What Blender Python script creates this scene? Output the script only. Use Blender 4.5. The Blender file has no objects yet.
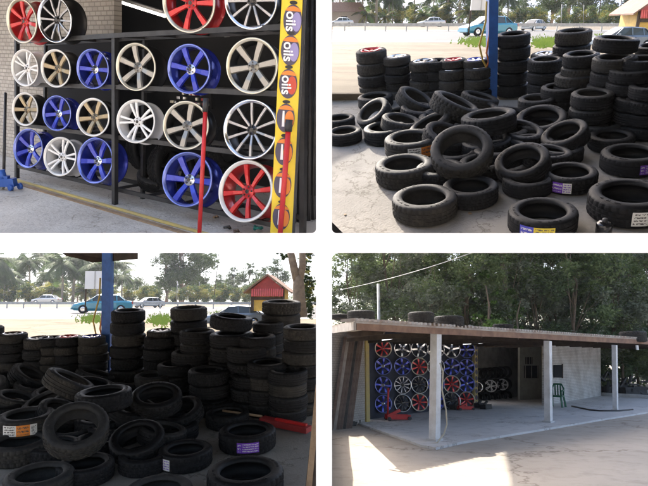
import bpy, math, random
from mathutils import Vector, Matrix
rnd = random.Random(7)
S = bpy.context.scene
COL = S.collection
R_ = math.radians
# ---------------------------------------------------------------- camera
FPX = 560.0
CAMH = 1.73
PITCH = math.atan(119/560)
C = Vector((0, 0, CAMH))
RT = Vector((1, 0, 0)); FW = Vector((0, math.cos(PITCH), math.sin(PITCH))); UPV = Vector((0, -math.sin(PITCH), math.cos(PITCH)))
cd = bpy.data.cameras.new('camera'); cam = bpy.data.objects.new('camera', cd); COL.objects.link(cam)
cd.sensor_width = 36; cd.lens = 36*FPX/648; cd.clip_end = 2000; cd.clip_start = .05
cam.location = C; cam.rotation_euler = (math.pi/2+PITCH, 0, 0); S.camera = cam
# ---------------------------------------------------------------- sky, sun, exposure
SUN_EL, SUN_AZ = R_(60), R_(30)          # azimuth measured to the left of +Y
SUND = Vector((-math.cos(SUN_EL)*math.sin(SUN_AZ), math.cos(SUN_EL)*math.cos(SUN_AZ), math.sin(SUN_EL)))
w = bpy.data.worlds.new('World'); S.world = w; w.use_nodes = True
nt = w.node_tree; bg = nt.nodes['Background']
sky = nt.nodes.new('ShaderNodeTexSky'); sky.sky_type = 'NISHITA'; sky.sun_disc = False
sky.sun_elevation = SUN_EL; sky.sun_rotation = -SUN_AZ
sky.air_density = 1.0; sky.dust_density = 6.0; sky.ozone_density = 1.0
nt.links.new(sky.outputs[0], bg.inputs[0]); bg.inputs[1].default_value = .15
sl = bpy.data.lights.new('sun', 'SUN'); so = bpy.data.objects.new('sun', sl); COL.objects.link(so)
sl.energy = 2.4; sl.angle = R_(.6); sl.color = (1, .93, .82)
so.rotation_euler = SUND.to_track_quat('Z', 'Y').to_euler()
S.view_settings.view_transform = 'Standard'; S.view_settings.look = 'None'
S.view_settings.exposure = 1.95; S.view_settings.gamma = 1; S.view_settings.use_curve_mapping = False
S.cycles.max_bounces = 6

# ---------------------------------------------------------------- pixel geometry
def ray(px, py): return RT*((px-324)/FPX)+UPV*((243-py)/FPX)+FW
def at(px, py, z): return C+ray(px, py)*z
def depth(p): return (p-C).dot(FW)
class Plane:
    def __init__(s, n, p): s.n = n.normalized(); s.p = p
    def hit(s, px, py, off=0):
        d = ray(px, py); t = (s.p+s.n*off-C).dot(s.n)/d.dot(s.n); return C+d*t
    def height(s, q): return (q-s.p).dot(s.n)
def up_from(base, u, px, py):
    """the point of the line base + t u nearest the line of sight"""
    d = ray(px, py); w0 = base-C; a = u.dot(u); b = u.dot(d); c = d.dot(d); D = u.dot(w0); E = d.dot(w0)
    s_ = (a*E-b*D)/(a*c-b*b)
    return C+d*s_
def tilt(yh, vpx=324, extra=0):
    """normal of a plane whose vanishing row is yh, its normal aimed at column vpx"""
    a = math.atan((yh-243)/FPX)-R_(extra)
    k = (vpx-324)/FPX*math.sin(a)
    return (RT*k+UPV*math.cos(a)+FW*math.sin(a)).normalized()
def frame(o, z, hint):
    z = z.normalized(); y = (hint-z*hint.dot(z)).normalized(); x = y.cross(z)
    return Matrix(((x.x, y.x, z.x, o.x), (x.y, y.y, z.y, o.y), (x.z, y.z, z.z, o.z), (0, 0, 0, 1)))

# ---------------------------------------------------------------- materials
def mat(name, col, rough=.7, metal=0, var=0, vscale=4, col2=None, bump=0, bscale=30, spec=None, emit=None, coat=0):
    m = bpy.data.materials.new(name); m.use_nodes = True; n = m.node_tree.nodes; L = m.node_tree.links
    b = n['Principled BSDF']; b.inputs['Roughness'].default_value = rough; b.inputs['Metallic'].default_value = metal
    b.inputs['Base Color'].default_value = (*col, 1)
    if spec is not None: b.inputs['Specular IOR Level'].default_value = spec
    if coat: b.inputs['Coat Weight'].default_value = coat
    if emit: b.inputs['Emission Color'].default_value = (*emit[:3], 1); b.inputs['Emission Strength'].default_value = emit[3]
    tc = n.new('ShaderNodeTexCoord')
    if var or col2:
        t = n.new('ShaderNodeTexNoise'); t.inputs['Scale'].default_value = vscale; t.inputs['Detail'].default_value = 8; t.inputs['Roughness'].default_value = .65
        L.new(tc.outputs['Object'], t.inputs['Vector'])
        cr = n.new('ShaderNodeValToRGB'); c2 = col2 or tuple(min(1, c*(1+var)) for c in col); c1 = col if col2 else tuple(c*(1-var) for c in col)
        cr.color_ramp.elements[0].color = (*c1, 1); cr.color_ramp.elements[1].color = (*c2, 1)
        cr.color_ramp.elements[0].position = .35; cr.color_ramp.elements[1].position = .65
        L.new(t.outputs['Fac'], cr.inputs['Fac']); L.new(cr.outputs['Color'], b.inputs['Base Color'])
    if bump:
        t2 = n.new('ShaderNodeTexNoise'); t2.inputs['Scale'].default_value = bscale; t2.inputs['Detail'].default_value = 6
        L.new(tc.outputs['Object'], t2.inputs['Vector'])
        bp = n.new('ShaderNodeBump'); bp.inputs['Strength'].default_value = bump; bp.inputs['Distance'].default_value = .02
        L.new(t2.outputs['Fac'], bp.inputs['Height']); L.new(bp.outputs['Normal'], b.inputs['Normal'])
    return m
def concrete(name, c1, c2, c3, s1=.6, s2=6, rough=.9):
    """two scales of stain, fine grain and hairline cracks"""
    m = bpy.data.materials.new(name); m.use_nodes = True; n = m.node_tree.nodes; L = m.node_tree.links
    b = n['Principled BSDF']; b.inputs['Roughness'].default_value = rough; b.inputs['Specular IOR Level'].default_value = .25
    tc = n.new('ShaderNodeTexCoord')
    def noise(s, d=8, r=.6):
        t = n.new('ShaderNodeTexNoise'); t.inputs['Scale'].default_value = s; t.inputs['Detail'].default_value = d; t.inputs['Roughness'].default_value = r
        L.new(tc.outputs['Object'], t.inputs['Vector']); return t
    def ramp(src, a, bb, p0, p1):
        r = n.new('ShaderNodeValToRGB'); r.color_ramp.elements[0].position = p0; r.color_ramp.elements[1].position = p1
        r.color_ramp.elements[0].color = (*a, 1); r.color_ramp.elements[1].color = (*bb, 1); L.new(src, r.inputs['Fac']); return r
    r1 = ramp(noise(s1).outputs['Fac'], c1, c2, .38, .62)
    r2 = ramp(noise(s2, 10, .7).outputs['Fac'], (0, 0, 0), (1, 1, 1), .5, .72)
    mx = n.new('ShaderNodeMixRGB'); mx.inputs['Color2'].default_value = (*c3, 1); L.new(r1.outputs['Color'], mx.inputs['Color1'])
    ml = n.new('ShaderNodeMath'); ml.operation = 'MULTIPLY'; ml.inputs[1].default_value = .6; L.new(r2.outputs['Color'], ml.inputs[0]); L.new(ml.outputs[0], mx.inputs['Fac'])
    vo = n.new('ShaderNodeTexVoronoi'); vo.feature = 'DISTANCE_TO_EDGE'; vo.inputs['Scale'].default_value = s1*.9
    nd = noise(3, 4); va = n.new('ShaderNodeVectorMath'); va.operation = 'ADD'; L.new(tc.outputs['Object'], va.inputs[0]); L.new(nd.outputs['Color'], va.inputs[1]); L.new(va.outputs[0], vo.inputs['Vector'])
    cr = ramp(vo.outputs['Distance'], (.45, .42, .38), (1, 1, 1), 0, .012)
    mu = n.new('ShaderNodeMixRGB'); mu.blend_type = 'MULTIPLY'; mu.inputs['Fac'].default_value = .8
    L.new(mx.outputs[0], mu.inputs['Color1']); L.new(cr.outputs['Color'], mu.inputs['Color2']); L.new(mu.outputs[0], b.inputs['Base Color'])
    bp = n.new('ShaderNodeBump'); bp.inputs['Strength'].default_value = .5; bp.inputs['Distance'].default_value = .02
    L.new(noise(45, 6).outputs['Fac'], bp.inputs['Height']); L.new(bp.outputs['Normal'], b.inputs['Normal'])
    return m
def brick(name, c1, c2, mortar, scale, ax='XZ'):
    m = bpy.data.materials.new(name); m.use_nodes = True; n = m.node_tree.nodes; L = m.node_tree.links
    b = n['Principled BSDF']; b.inputs['Roughness'].default_value = .85
    uv = n.new('ShaderNodeUVMap'); br = n.new('ShaderNodeTexBrick'); br.inputs['Scale'].default_value = scale
    br.inputs['Color1'].default_value = (*c1, 1); br.inputs['Color2'].default_value = (*c2, 1); br.inputs['Mortar'].default_value = (*mortar, 1)
    br.inputs['Mortar Size'].default_value = .025; br.inputs['Brick Width'].default_value = .42; br.inputs['Row Height'].default_value = .2
    L.new(uv.outputs[0], br.inputs['Vector'])
    no = n.new('ShaderNodeTexNoise'); no.inputs['Scale'].default_value = 1.3; no.inputs['Detail'].default_value = 8; L.new(uv.outputs[0], no.inputs['Vector'])
    mu = n.new('ShaderNodeMixRGB'); mu.blend_type = 'MULTIPLY'; mu.inputs['Fac'].default_value = .7
    r = n.new('ShaderNodeValToRGB'); r.color_ramp.elements[0].color = (.55, .52, .48, 1); r.color_ramp.elements[0].position = .3; r.color_ramp.elements[1].position = .6
    L.new(no.outputs['Fac'], r.inputs['Fac']); L.new(br.outputs['Color'], mu.inputs['Color1']); L.new(r.outputs['Color'], mu.inputs['Color2']); L.new(mu.outputs[0], b.inputs['Base Color'])
    bp = n.new('ShaderNodeBump'); bp.inputs['Strength'].default_value = .6; bp.inputs['Distance'].default_value = .01; bp.invert = True
    L.new(br.outputs['Fac'], bp.inputs['Height']); L.new(bp.outputs['Normal'], b.inputs['Normal'])
    return m
def leafmat(name, c1, c2):
    m = mat(name, c1, .6, col2=c2, vscale=1.2, spec=.3)
    n = m.node_tree.nodes; L = m.node_tree.links; b = n['Principled BSDF']
    tr = n.new('ShaderNodeBsdfTranslucent'); mx = n.new('ShaderNodeMixShader'); mx.inputs[0].default_value = .35
    src = b.inputs['Base Color'].links[0].from_socket; L.new(src, tr.inputs['Color'])
    L.new(b.outputs[0], mx.inputs[1]); L.new(tr.outputs[0], mx.inputs[2]); L.new(mx.outputs[0], n['Material Output'].inputs['Surface'])
    return m
M = {}
M['rubber'] = mat('rubber', (.0065, .0067, .0077), .5, var=.35, vscale=5, bump=.25, bscale=60, spec=.22)
M['rubber_dusty'] = mat('rubber dusty', (.018, .018, .019), .62, col2=(.034, .033, .031), vscale=4, bump=.3, bscale=60, spec=.25)
M['rubber_tread'] = mat('rubber tread', (.013, .013, .014), .75, var=.4, vscale=6, bump=.4, bscale=90, spec=.2)
M['tread_dusty'] = mat('dusty tread', (.022, .021, .02), .85, col2=(.05, .046, .04), vscale=3, bump=.4, bscale=90, spec=.25)
M['white_paint'] = mat('white gutter paint', (.93, .93, .93), .6)
M['chrome'] = mat('polished alloy', (.75, .76, .78), .18, 1)
M['lip_cream'] = mat('cream alloy lip', (.72, .68, .56), .28, .7)
M['lip_white'] = mat('white alloy lip', (.8, .8, .78), .3, .25)
M['red'] = mat('red wheel paint', (.46, .012, .018), .28, .35, col2=(.58, .03, .03), vscale=3, coat=.5)
M['blue'] = mat('blue wheel paint', (.018, .03, .33), .26, .5, col2=(.035, .06, .46), vscale=3, coat=.5)
M['blue_lip'] = mat('polished blue lip', (.20, .25, .62), .22, .7)
M['bronze'] = mat('bronze wheel paint', (.33, .27, .18), .33, .7)
M['grey'] = mat('grey wheel paint', (.33, .32, .30), .33, .7)
M['white'] = mat('white wheel paint', (.78, .78, .78), .3, .1)
M['black'] = mat('black gloss paint', (.012, .012, .014), .25, .2, coat=.5)
M['gunmetal'] = mat('gunmetal paint', (.36, .36, .38), .28, .8)
M['darkbarrel'] = mat('dark barrel', (.035, .035, .035), .35, .6)
M['steel_dark'] = mat('dark steel', (.035, .035, .037), .5, .4, var=.3, vscale=12)
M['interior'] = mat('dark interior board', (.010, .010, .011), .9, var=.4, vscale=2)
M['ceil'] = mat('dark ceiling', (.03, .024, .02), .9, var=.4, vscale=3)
M['floor1'] = concrete('shop floor concrete', (.47, .43, .38), (.58, .54, .48), (.33, .30, .26), 1.6, 11)
M['floor2'] = concrete('yard floor concrete', (.235, .22, .195), (.31, .29, .26), (.14, .13, .115), .7, 5)
M['slab'] = concrete('shop slab concrete', (.50, .505, .51), (.62, .615, .605), (.33, .33, .33), .35, 3)
M['dirt'] = concrete('dry dirt', (.37, .335, .29), (.46, .415, .36), (.25, .22, .185), .25, 2.2)
M['apron'] = concrete('pale dirt apron', (.125, .10, .066), (.19, .158, .112), (.075, .056, .034), .22, 1.3)
M['asphalt'] = mat('pale worn asphalt', (.075, .075, .077), .85, var=.2, vscale=.8)
M['brick_l'] = brick('pale brick', (.50, .47, .42), (.40, .37, .33), (.28, .26, .23), 7)
M['brick_w'] = brick('white washed brick', (.62, .62, .60), (.54, .54, .53), (.40, .40, .39), 3.2)
M['brick_g'] = brick('grey block', (.46, .44, .42), (.40, .38, .36), (.3, .29, .27), 3.2)
M['yellow'] = mat('yellow paint', (.80, .58, .03), .45, var=.08, vscale=9)
M['yellow_old'] = mat('faded yellow paint', (.52, .41, .13), .6, col2=(.42, .34, .16), vscale=9)
M['red_paint'] = mat('red paint', (.50, .02, .02), .4, var=.15, vscale=8)
M['awning_red'] = mat('sunlit red sheet', (.48, .07, .06), .4, var=.3, vscale=3)  # lighter red awning, sun highlights on its ribs put into the colour
M['red_dark'] = mat('dull red paint', (.30, .03, .03), .5, var=.25, vscale=6)
M['blue_post'] = mat('blue post paint', (.025, .12, .42), .5, var=.2, vscale=7)
M['blue_jack'] = mat('blue jack paint', (.03, .10, .38), .4, .2)
M['brick_w'] = brick('white washed brick', (.70, .69, .67), (.63, .62, .60), (.38, .38, .38), 3.0)
M['white_text'] = mat('white lettering', (.85, .85, .85), .5)
M['decal_dark'] = mat('decal dark', (.06, .05, .09), .35)
M['decal_red'] = mat('decal red', (.55, .06, .03), .35)
M['decal_orange'] = mat('decal orange', (.75, .22, .03), .35)
M['decal_violet'] = mat('decal violet', (.30, .26, .50), .35)
M['tube'] = mat('lit tube', (1, 1, 1), .5, emit=(1, .97, .9, 1.2))
M['tube_dim'] = mat('dim tube', (1, 1, 1), .5, emit=(.95, .97, 1, .55))
M['wood'] = mat('rough timber', (.20, .13, .075), .8, col2=(.32, .22, .13), vscale=9, bump=.4)
M['wood_dark'] = mat('dark rafters', (.05, .035, .025), .85, var=.4, vscale=6)
M['fascia'] = mat('rusty brown fascia', (.16, .085, .055), .8, col2=(.27, .16, .10), vscale=3)
M['roofmetal'] = mat('weathered roof sheet', (.40, .38, .35), .5, .3, col2=(.25, .19, .15), vscale=2)
M['rust'] = mat('rusty sheet', (.10, .07, .06), .8, col2=(.2, .15, .125), vscale=5)
M['sheet_grey'] = mat('grey sheet', (.34, .31, .28), .7, var=.25, vscale=4)
M['post_white'] = mat('white post paint', (.72, .73, .74), .6, col2=(.55, .55, .54), vscale=4)
M['galv'] = mat('galvanised rail', (.36, .37, .37), .5, .5, var=.2, vscale=3)
M['sign'] = mat('sign board', (.62, .64, .66), .5)
M['bark'] = mat('bark', (.12, .09, .065), .9, col2=(.2, .155, .11), vscale=6, bump=.8, bscale=12)
M['bark_pale'] = mat('pale bark', (.26, .24, .2), .9, col2=(.36, .33, .28), vscale=5, bump=.5, bscale=12)
M['leaf_dark'] = leafmat('dark leaf', (.028, .05, .018), (.05, .08, .028))
M['leaf_mid'] = leafmat('mid leaf', (.045, .08, .024), (.08, .12, .038))
M['leaf_light'] = leafmat('light leaf', (.10, .19, .04), (.15, .24, .06))
M['leaf_grey'] = leafmat('grey green leaf', (.07, .10, .05), (.11, .14, .08))
M['leaf_yel'] = leafmat('yellow green leaf', (.20, .22, .04), (.28, .25, .05))
M['fl_dark_hazed'] = leafmat('hazed forest leaf dark', (.085, .125, .06), (.13, .175, .085))  # forest leaves lightened: haze and blocked skylight put into their colour
M['fl_mid_hazed'] = leafmat('hazed forest leaf mid', (.13, .185, .075), (.19, .24, .11))
M['fl_grey_hazed'] = leafmat('hazed forest leaf grey', (.18, .215, .15), (.25, .275, .205))
M['grass'] = leafmat('grass', (.07, .13, .02), (.12, .17, .03))
M['glass'] = mat('dark car glass', (.02, .03, .035), .08, spec=.6)
M['car_teal'] = mat('teal car paint', (.02, .23, .33), .3, .3, coat=.8)
M['car_silver'] = mat('silver car paint', (.55, .58, .6), .3, .5, coat=.6)
M['car_dark'] = mat('slate blue car paint', (.09, .13, .18), .3, .3, coat=.6)
M['lamp'] = mat('lamp glass', (.8, .8, .78), .15)
M['hut_yellow'] = mat('yellow board', (.60, .40, .08), .6, var=.2, vscale=3)
M['roof_tile'] = mat('brown roof', (.18, .11, .08), .8, var=.2)
M['housewall'] = mat('house wall', (.28, .25, .22), .8, var=.15)
M['green_plastic'] = mat('green plastic', (.015, .11, .06), .4)
M['hose'] = mat('yellow hose', (.55, .38, .08), .5)
M['hose_orange'] = mat('orange cord', (.65, .2, .05), .5)
M['hose_grey'] = mat('pale hose', (.45, .42, .33), .6)
M['junk'] = mat('scrap metal', (.05, .05, .05), .6, .4, var=.5, vscale=4)
M['st_white'] = mat('sticker white', (.7, .7, .66), .5)
M['st_orange'] = mat('sticker orange', (.75, .24, .03), .5)
M['st_purple'] = mat('sticker purple', (.16, .04, .45), .45)
M['st_blue'] = mat('sticker blue', (.08, .08, .5), .45)
M['st_yellow'] = mat('sticker yellow', (.7, .55, .05), .45)
M['st_green'] = mat('sticker green', (.05, .35, .1), .45)
M['st_ink'] = mat('sticker ink', (.08, .07, .07), .5)
M['teal'] = mat('teal plastic', (.02, .25, .22), .4)
M['door_grey'] = mat('pale door paint', (.33, .34, .31), .7, var=.15)
M['window_dark'] = mat('dark window', (.02, .022, .026), .8, spec=.1)

# ---------------------------------------------------------------- mesh builder
class MB:
    def __init__(s): s.v = []; s.f = []; s.m = []; s.uv = {}; s.smooth = []
    def add(s, vs, fs, mi=0, sm=False):
        b = len(s.v); s.v += [Vector(v) for v in vs]
        for f in fs: s.f.append([b+i for i in f]); s.m.append(mi); s.smooth.append(sm)
    def quad(s, a, b, c, d, mi=0): s.add([a, b, c, d], [(0, 1, 2, 3)], mi)
    def hexa(s, p, mi=0):   # 8 points: bottom ring 0-3, top ring 4-7
        s.add(p, [(3, 2, 1, 0), (4, 5, 6, 7), (0, 1, 5, 4), (1, 2, 6, 5), (2, 3, 7, 6), (3, 0, 4, 7)], mi)
    def box(s, c, h, mi=0, ax=None):
        c = Vector(c); ax = ax or (Vector((1, 0, 0)), Vector((0, 1, 0)), Vector((0, 0, 1)))
        P = [c+ax[0]*h[0]*i+ax[1]*h[1]*j+ax[2]*h[2]*k for k in (-1, 1) for i, j in ((-1, -1), (1, -1), (1, 1), (-1, 1))]
        s.hexa(P, mi)
    def beam(s, a, b, w_, h_, up=None, mi=0, w2=None, h2=None):
        a = Vector(a); b = Vector(b); d = (b-a).normalized(); up = up or Vector((0, 0, 1))
        x = d.cross(up)
        if x.length < 1e-3: x = d.cross(Vector((0, 1, 0)))
        x.normalize(); y = x.cross(d); w2 = w2 or w_; h2 = h2 or h_
        P = [a-x*w_/2-y*h_/2, a+x*w_/2-y*h_/2, a+x*w_/2+y*h_/2, a-x*w_/2+y*h_/2, b-x*w2/2-y*h2/2, b+x*w2/2-y*h2/2, b+x*w2/2+y*h2/2, b-x*w2/2+y*h2/2]
        s.hexa(P, mi)
    def tube(s, pts, r, n=8, mi=0, cap=True):
        pts = [Vector(p) for p in pts]; rs = r if isinstance(r, (list, tuple)) else [r]*len(pts)
        b = len(s.v); prev = None
        for i, p in enumerate(pts):
            d = (pts[min(i+1, len(pts)-1)]-pts[max(i-1, 0)]).normalized()
            ref = prev if prev is not None else (Vector((0, 0, 1)) if abs(d.z) < .9 else Vector((1, 0, 0)))
            x = (ref-d*ref.dot(d)).normalized(); y = d.cross(x); prev = x
            for k in range(n):
                a = 2*math.pi*k/n; s.v.append(p+(x*math.cos(a)+y*math.sin(a))*rs[i])
        for i in range(len(pts)-1):
            for k in range(n):
                s.f.append([b+i*n+k, b+i*n+(k+1) % n, b+(i+1)*n+(k+1) % n, b+(i+1)*n+k]); s.m.append(mi); s.smooth.append(True)
        if cap:
            s.f.append([b+k for k in range(n)][::-1]); s.m.append(mi); s.smooth.append(False)
            s.f.append([b+(len(pts)-1)*n+k for k in range(n)]); s.m.append(mi); s.smooth.append(False)
    def lathe(s, prof, n=40, mi=0, closed=False, sm=True, mod=None):
        b = len(s.v); K = len(prof)
        for i in range(n):
            a = 2*math.pi*i/n; ca, sa = math.cos(a), math.sin(a)
            for j, (r, z) in enumerate(prof):
                if mod: r = mod(i, j, r)
                s.v.append(Vector((r*ca, r*sa, z)))
        for i in range(n):
            i2 = (i+1) % n
            for j in range(K if closed else K-1):
                j2 = (j+1) % K
                s.f.append([b+i*K+j, b+i2*K+j, b+i2*K+j2, b+i*K+j2]); s.m.append(mi[j] if isinstance(mi, (list, tuple)) else mi); s.smooth.append(sm)
    def prism(s, pts, off, mi=0):   # polygon extruded by vector off
        n = len(pts); pts = [Vector(p) for p in pts]
        s.add(pts+[p+off for p in pts], [list(range(n))[::-1], list(range(n, 2*n))]+[(i, (i+1) % n, n+(i+1) % n, n+i) for i in range(n)], mi)
    def mesh(s, name, mats):
        me = bpy.data.meshes.new(name); me.from_pydata([tuple(v) for v in s.v], [], s.f)
        for m_ in (mats if isinstance(mats, (list, tuple)) else [mats]): me.materials.append(M[m_] if isinstance(m_, str) else m_)
        me.polygons.foreach_set('material_index', s.m); me.polygons.foreach_set('use_smooth', s.smooth); me.update()
        return me
    def obj(s, name, mats, parent=None, origin=None):
        if origin is not None:
            o_ = Vector(origin); s.v = [v-o_ for v in s.v]
        me = s.mesh(name, mats); ob = link(name, me, parent)
        if origin is not None: ob.location = origin
        return ob
def link(name, me, parent=None, mw=None):
    ob = bpy.data.objects.new(name, me); COL.objects.link(ob)
    if parent: ob.parent = parent
    if mw is not None: ob.matrix_world = mw
    return ob
def tag(o, label=None, cat=None, group=None, kind=None):
    if label: o['label'] = label
    if cat: o['category'] = cat
    if group: o['group'] = group
    if kind: o['kind'] = kind
    return o
def empty(name, label, cat, mw=None, group=None):
    o = bpy.data.objects.new(name, None); COL.objects.link(o); o.empty_display_size = .1
    if mw is not None: o.matrix_world = mw
    return tag(o, label, cat, group)
def loc(p): return Matrix.Translation(p)
def copy_tree(root, mw, label, group=None):
    r = root.copy(); COL.objects.link(r); r.matrix_world = mw; r['label'] = label
    if group: r['group'] = group
    for ch in root.children:
        c = ch.copy(); COL.objects.link(c); c.parent = r
        for g in ch.children:
            d = g.copy(); COL.objects.link(d); d.parent = c
    return r
def uvbox(ob, ux, uy, o):
    me = ob.data; L = me.uv_layers.new(name='UVMap')
    mw = ob.matrix_basis
    for p in me.polygons:
        for li in p.loop_indices:
            q = mw @ me.vertices[me.loops[li].vertex_index].co - o
            L.data[li].uv = (q.dot(ux), q.dot(uy))

# ================================================================ THE SETTING
g = MB(); n = 60
g.quad(Vector((-400, -250, 0)), Vector((400, -250, 0)), Vector((400, 500, 0)), Vector((-400, 500, 0)))
tag(g.obj('ground', 'dirt'), kind='structure')
GZ = Plane(Vector((0, 0, 1)), Vector((0, 0, 0)))

# added white gutters between the four views (a cross with rounded inner corners)
Z0 = 2.3; DEEP = .25
def pc(px, py, z=Z0): return C+RT*((px-324)/FPX*Z0)+UPV*((243-py)/FPX*Z0)+FW*z
g = MB(); rr = 4.2; x0, x1, y0, y1 = 316, 332, 233, 253
def arc(cx, cy, a0, a1): return [(cx+rr*math.cos(R_(a0+(a1-a0)*i/6)), cy+rr*math.sin(R_(a0+(a1-a0)*i/6))) for i in range(7)]
poly = [(x0, -60)]+arc(x0-rr, y0-rr, 0, 90)+[(-90, y0), (-90, y1)]+arc(x0-rr, y1+rr, 270, 360)+[(x0, 560), (x1, 560)]+arc(x1+rr, y1+rr, 180, 270)+[(740, y1), (740, y0)]+arc(x1+rr, y0-rr, 90, 180)+[(x1, -60)]
pts = [pc(*q) for q in poly]; g.prism(pts[::-1], FW*DEEP)
tag(g.obj('gutter_cross', 'white_paint'), 'added white cross shaped gutter strip between the four tyre shop scenes', 'gutter strip')

# ================================================================ TYRES
NT = 72
_prof = [(.655, .24), (.70, .315), (.78, .335), (.88, .325), (.95, .29), (.985, .255), (1.0, .20), (1.0, .135), (.972, .13), (.972, .105), (1.0, .10), (1.0, .03), (.972, .025)]
_prof = _prof+[(r, -z) for r, z in _prof[::-1]]+[(.66, -.21), (.86, -.22), (.93, 0), (.86, .22), (.66, .21)]
_rq = random.Random(55); _let = [[_rq.random() < .55 for _ in range(96)] for _ in range(3)]
def tyre_mesh(name, mats, kind, NT=96):
    g = MB(); K = len(_prof); mi = [1 if 5 <= j <= 19 else 0 for j in range(K)]
    def mod(i, j, r):
        if kind == 0 and j in (5, 6, 19, 20) and (i % 3 == 0): return r-.022
        if kind == 1 and (j in (5, 6, 7, 18, 19, 20) and i % 3 == 0 or j in (10, 11, 14, 15) and (i+1) % 3 == 0): return r-.026
        if kind == 2 and (j in (5, 6) and i % 4 < 1 or j in (19, 20) and (i+2) % 4 < 1): return r-.03
        return r
    g.lathe(_prof, NT, mi, closed=True, mod=mod)
    g.smooth = [not m_ for m_ in g.m]
    # raised moulding round the sidewall
    for sg in (1, -1):
        for i in range(NT):
            if not (_let[kind][i % 96] and (i//12) % 2 == 0): continue
            a0 = 2*math.pi*i/NT; a1 = a0+2*math.pi/NT*.7
            z = .334*sg; P = [Vector((r*math.cos(a), r*math.sin(a), z+dz*sg)) for dz in (-.01, .007) for r, a in ((.80, a0), (.80, a1), (.86, a1), (.86, a0))]
            g.hexa(P if sg > 0 else P, 0)
    return g.mesh(name, mats)
TY = [tyre_mesh('tyre', ['rubber', 'rubber_tread'], 0), tyre_mesh('tyre_dusty', ['rubber_dusty', 'tread_dusty'], 0), tyre_mesh('tyre_block', ['rubber', 'rubber_tread'], 1), tyre_mesh('tyre_block_dusty', ['rubber_dusty', 'tread_dusty'], 1), tyre_mesh('tyre_wide', ['rubber_dusty', 'rubber_tread'], 2)]
HALF = .33
def sticker_mesh(name, zones, arc_=.9, hz=.2, seed=1):
    """a curved paper label on the tread; zones = (start, end, ground, ink, line height); small print as rows of tiny marks"""
    q = random.Random(seed); g = MB(); key = 'wopbygk'; NW_, NH = 60, 18
    for a_, b_, gr_, ink, lh in zones:
        for i in range(int(a_*NW_), int(b_*NW_)):
            for j in range(NH):
                edge = i-int(a_*NW_) < 2 or int(b_*NW_)-i < 3 or j < 2 or j > NH-3
                row = (j//lh) % 2 == 1
                on = (not edge) and row and q.random() < .62
                a0 = -arc_/2+arc_*i/NW_; a1 = a0+arc_/NW_; z1 = hz-2*hz*j/NH; z0 = z1-2*hz/NH; r = 1.012
                g.add([(r*math.sin(a), -r*math.cos(a), z) for a, z in ((a0, z0), (a1, z0), (a1, z1), (a0, z1))], [(0, 1, 2, 3)], key.index(ink if on else gr_))
    return g.mesh(name, ['st_white', 'st_orange', 'st_purple', 'st_blue', 'st_yellow', 'st_green', 'st_ink'])
STK = {
 'orange': (sticker_mesh('sticker', [(0, .42, 'w', 'k', 2), (.42, .8, 'o', 'k', 3), (.8, 1, 'w', 'k', 1)], 1.15, .19, 1), 'white and orange paper label with small print'),
 'purple': (sticker_mesh('sticker_purple', [(0, .22, 'p', 'w', 3), (.22, 1, 'p', 'w', 2)], .75, .17, 2), 'purple paper label with white marks'),
 'purple_side': (sticker_mesh('sticker_violet', [(0, .62, 'p', 'w', 3), (.62, 1, 'w', 'p', 2)], .8, .2, 3), 'purple and white paper label'),
 'blue': (sticker_mesh('sticker_blue', [(0, .42, 'b', 'w', 3), (.42, 1, 'y', 'k', 2)], 1.0, .2, 4), 'blue and yellow paper label'),
 'green': (sticker_mesh('sticker_green', [(0, .4, 'w', 'k', 2), (.4, .75, 'g', 'w', 3), (.75, 1, 'w', 'g', 2)], .95, .19, 5), 'white and green paper label'),
}
def put_tyre(center, axis, radius, label, group, hint=None, dusty=0, sticker=None, srot=0, wheel=None):
    hint = hint or (center-C)
    mw = frame(center, axis, hint) @ Matrix.Rotation(srot, 4, 'Z') @ Matrix.Diagonal((radius, radius, radius, 1))
    o = link('tyre', TY[rnd.choice([3, 4, 1] if dusty else [0, 2, 2, 4])], None, mw); tag(o, label, 'tyre', group)
    if sticker:
        s_ = link('sticker', STK[sticker][0], o); s_['label'] = STK[sticker][1]
    if wheel:
        link('wheel_rim', wheel, o)
    return o

# small rim seated in some stacked tyres (shared mesh)
def flat_rim(name, m1, m2):
    g = MB(); g.lathe([(.64, .22), (.68, .33), (.66, .35), (.62, .33), (.58, .18), (.56, -.1)], 40, 0)
    for k in range(6):
        a = k*math.pi/3; ca, sa = math.cos(a), math.sin(a)
        g.beam((.1*ca, .1*sa, .2), (.6*ca, .6*sa, .27), .16, .07, mi=1)
    g.lathe([(.001, .26), (.15, .26), (.17, .12)], 20, 1)
    return g.mesh(name, [m1, m2])
RIM_S = flat_rim('rim_silver', 'chrome', 'grey'); RIM_R = flat_rim('rim_red', 'red', 'red')
RIM_B = flat_rim('rim_blue', 'blue', 'chrome')

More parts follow.
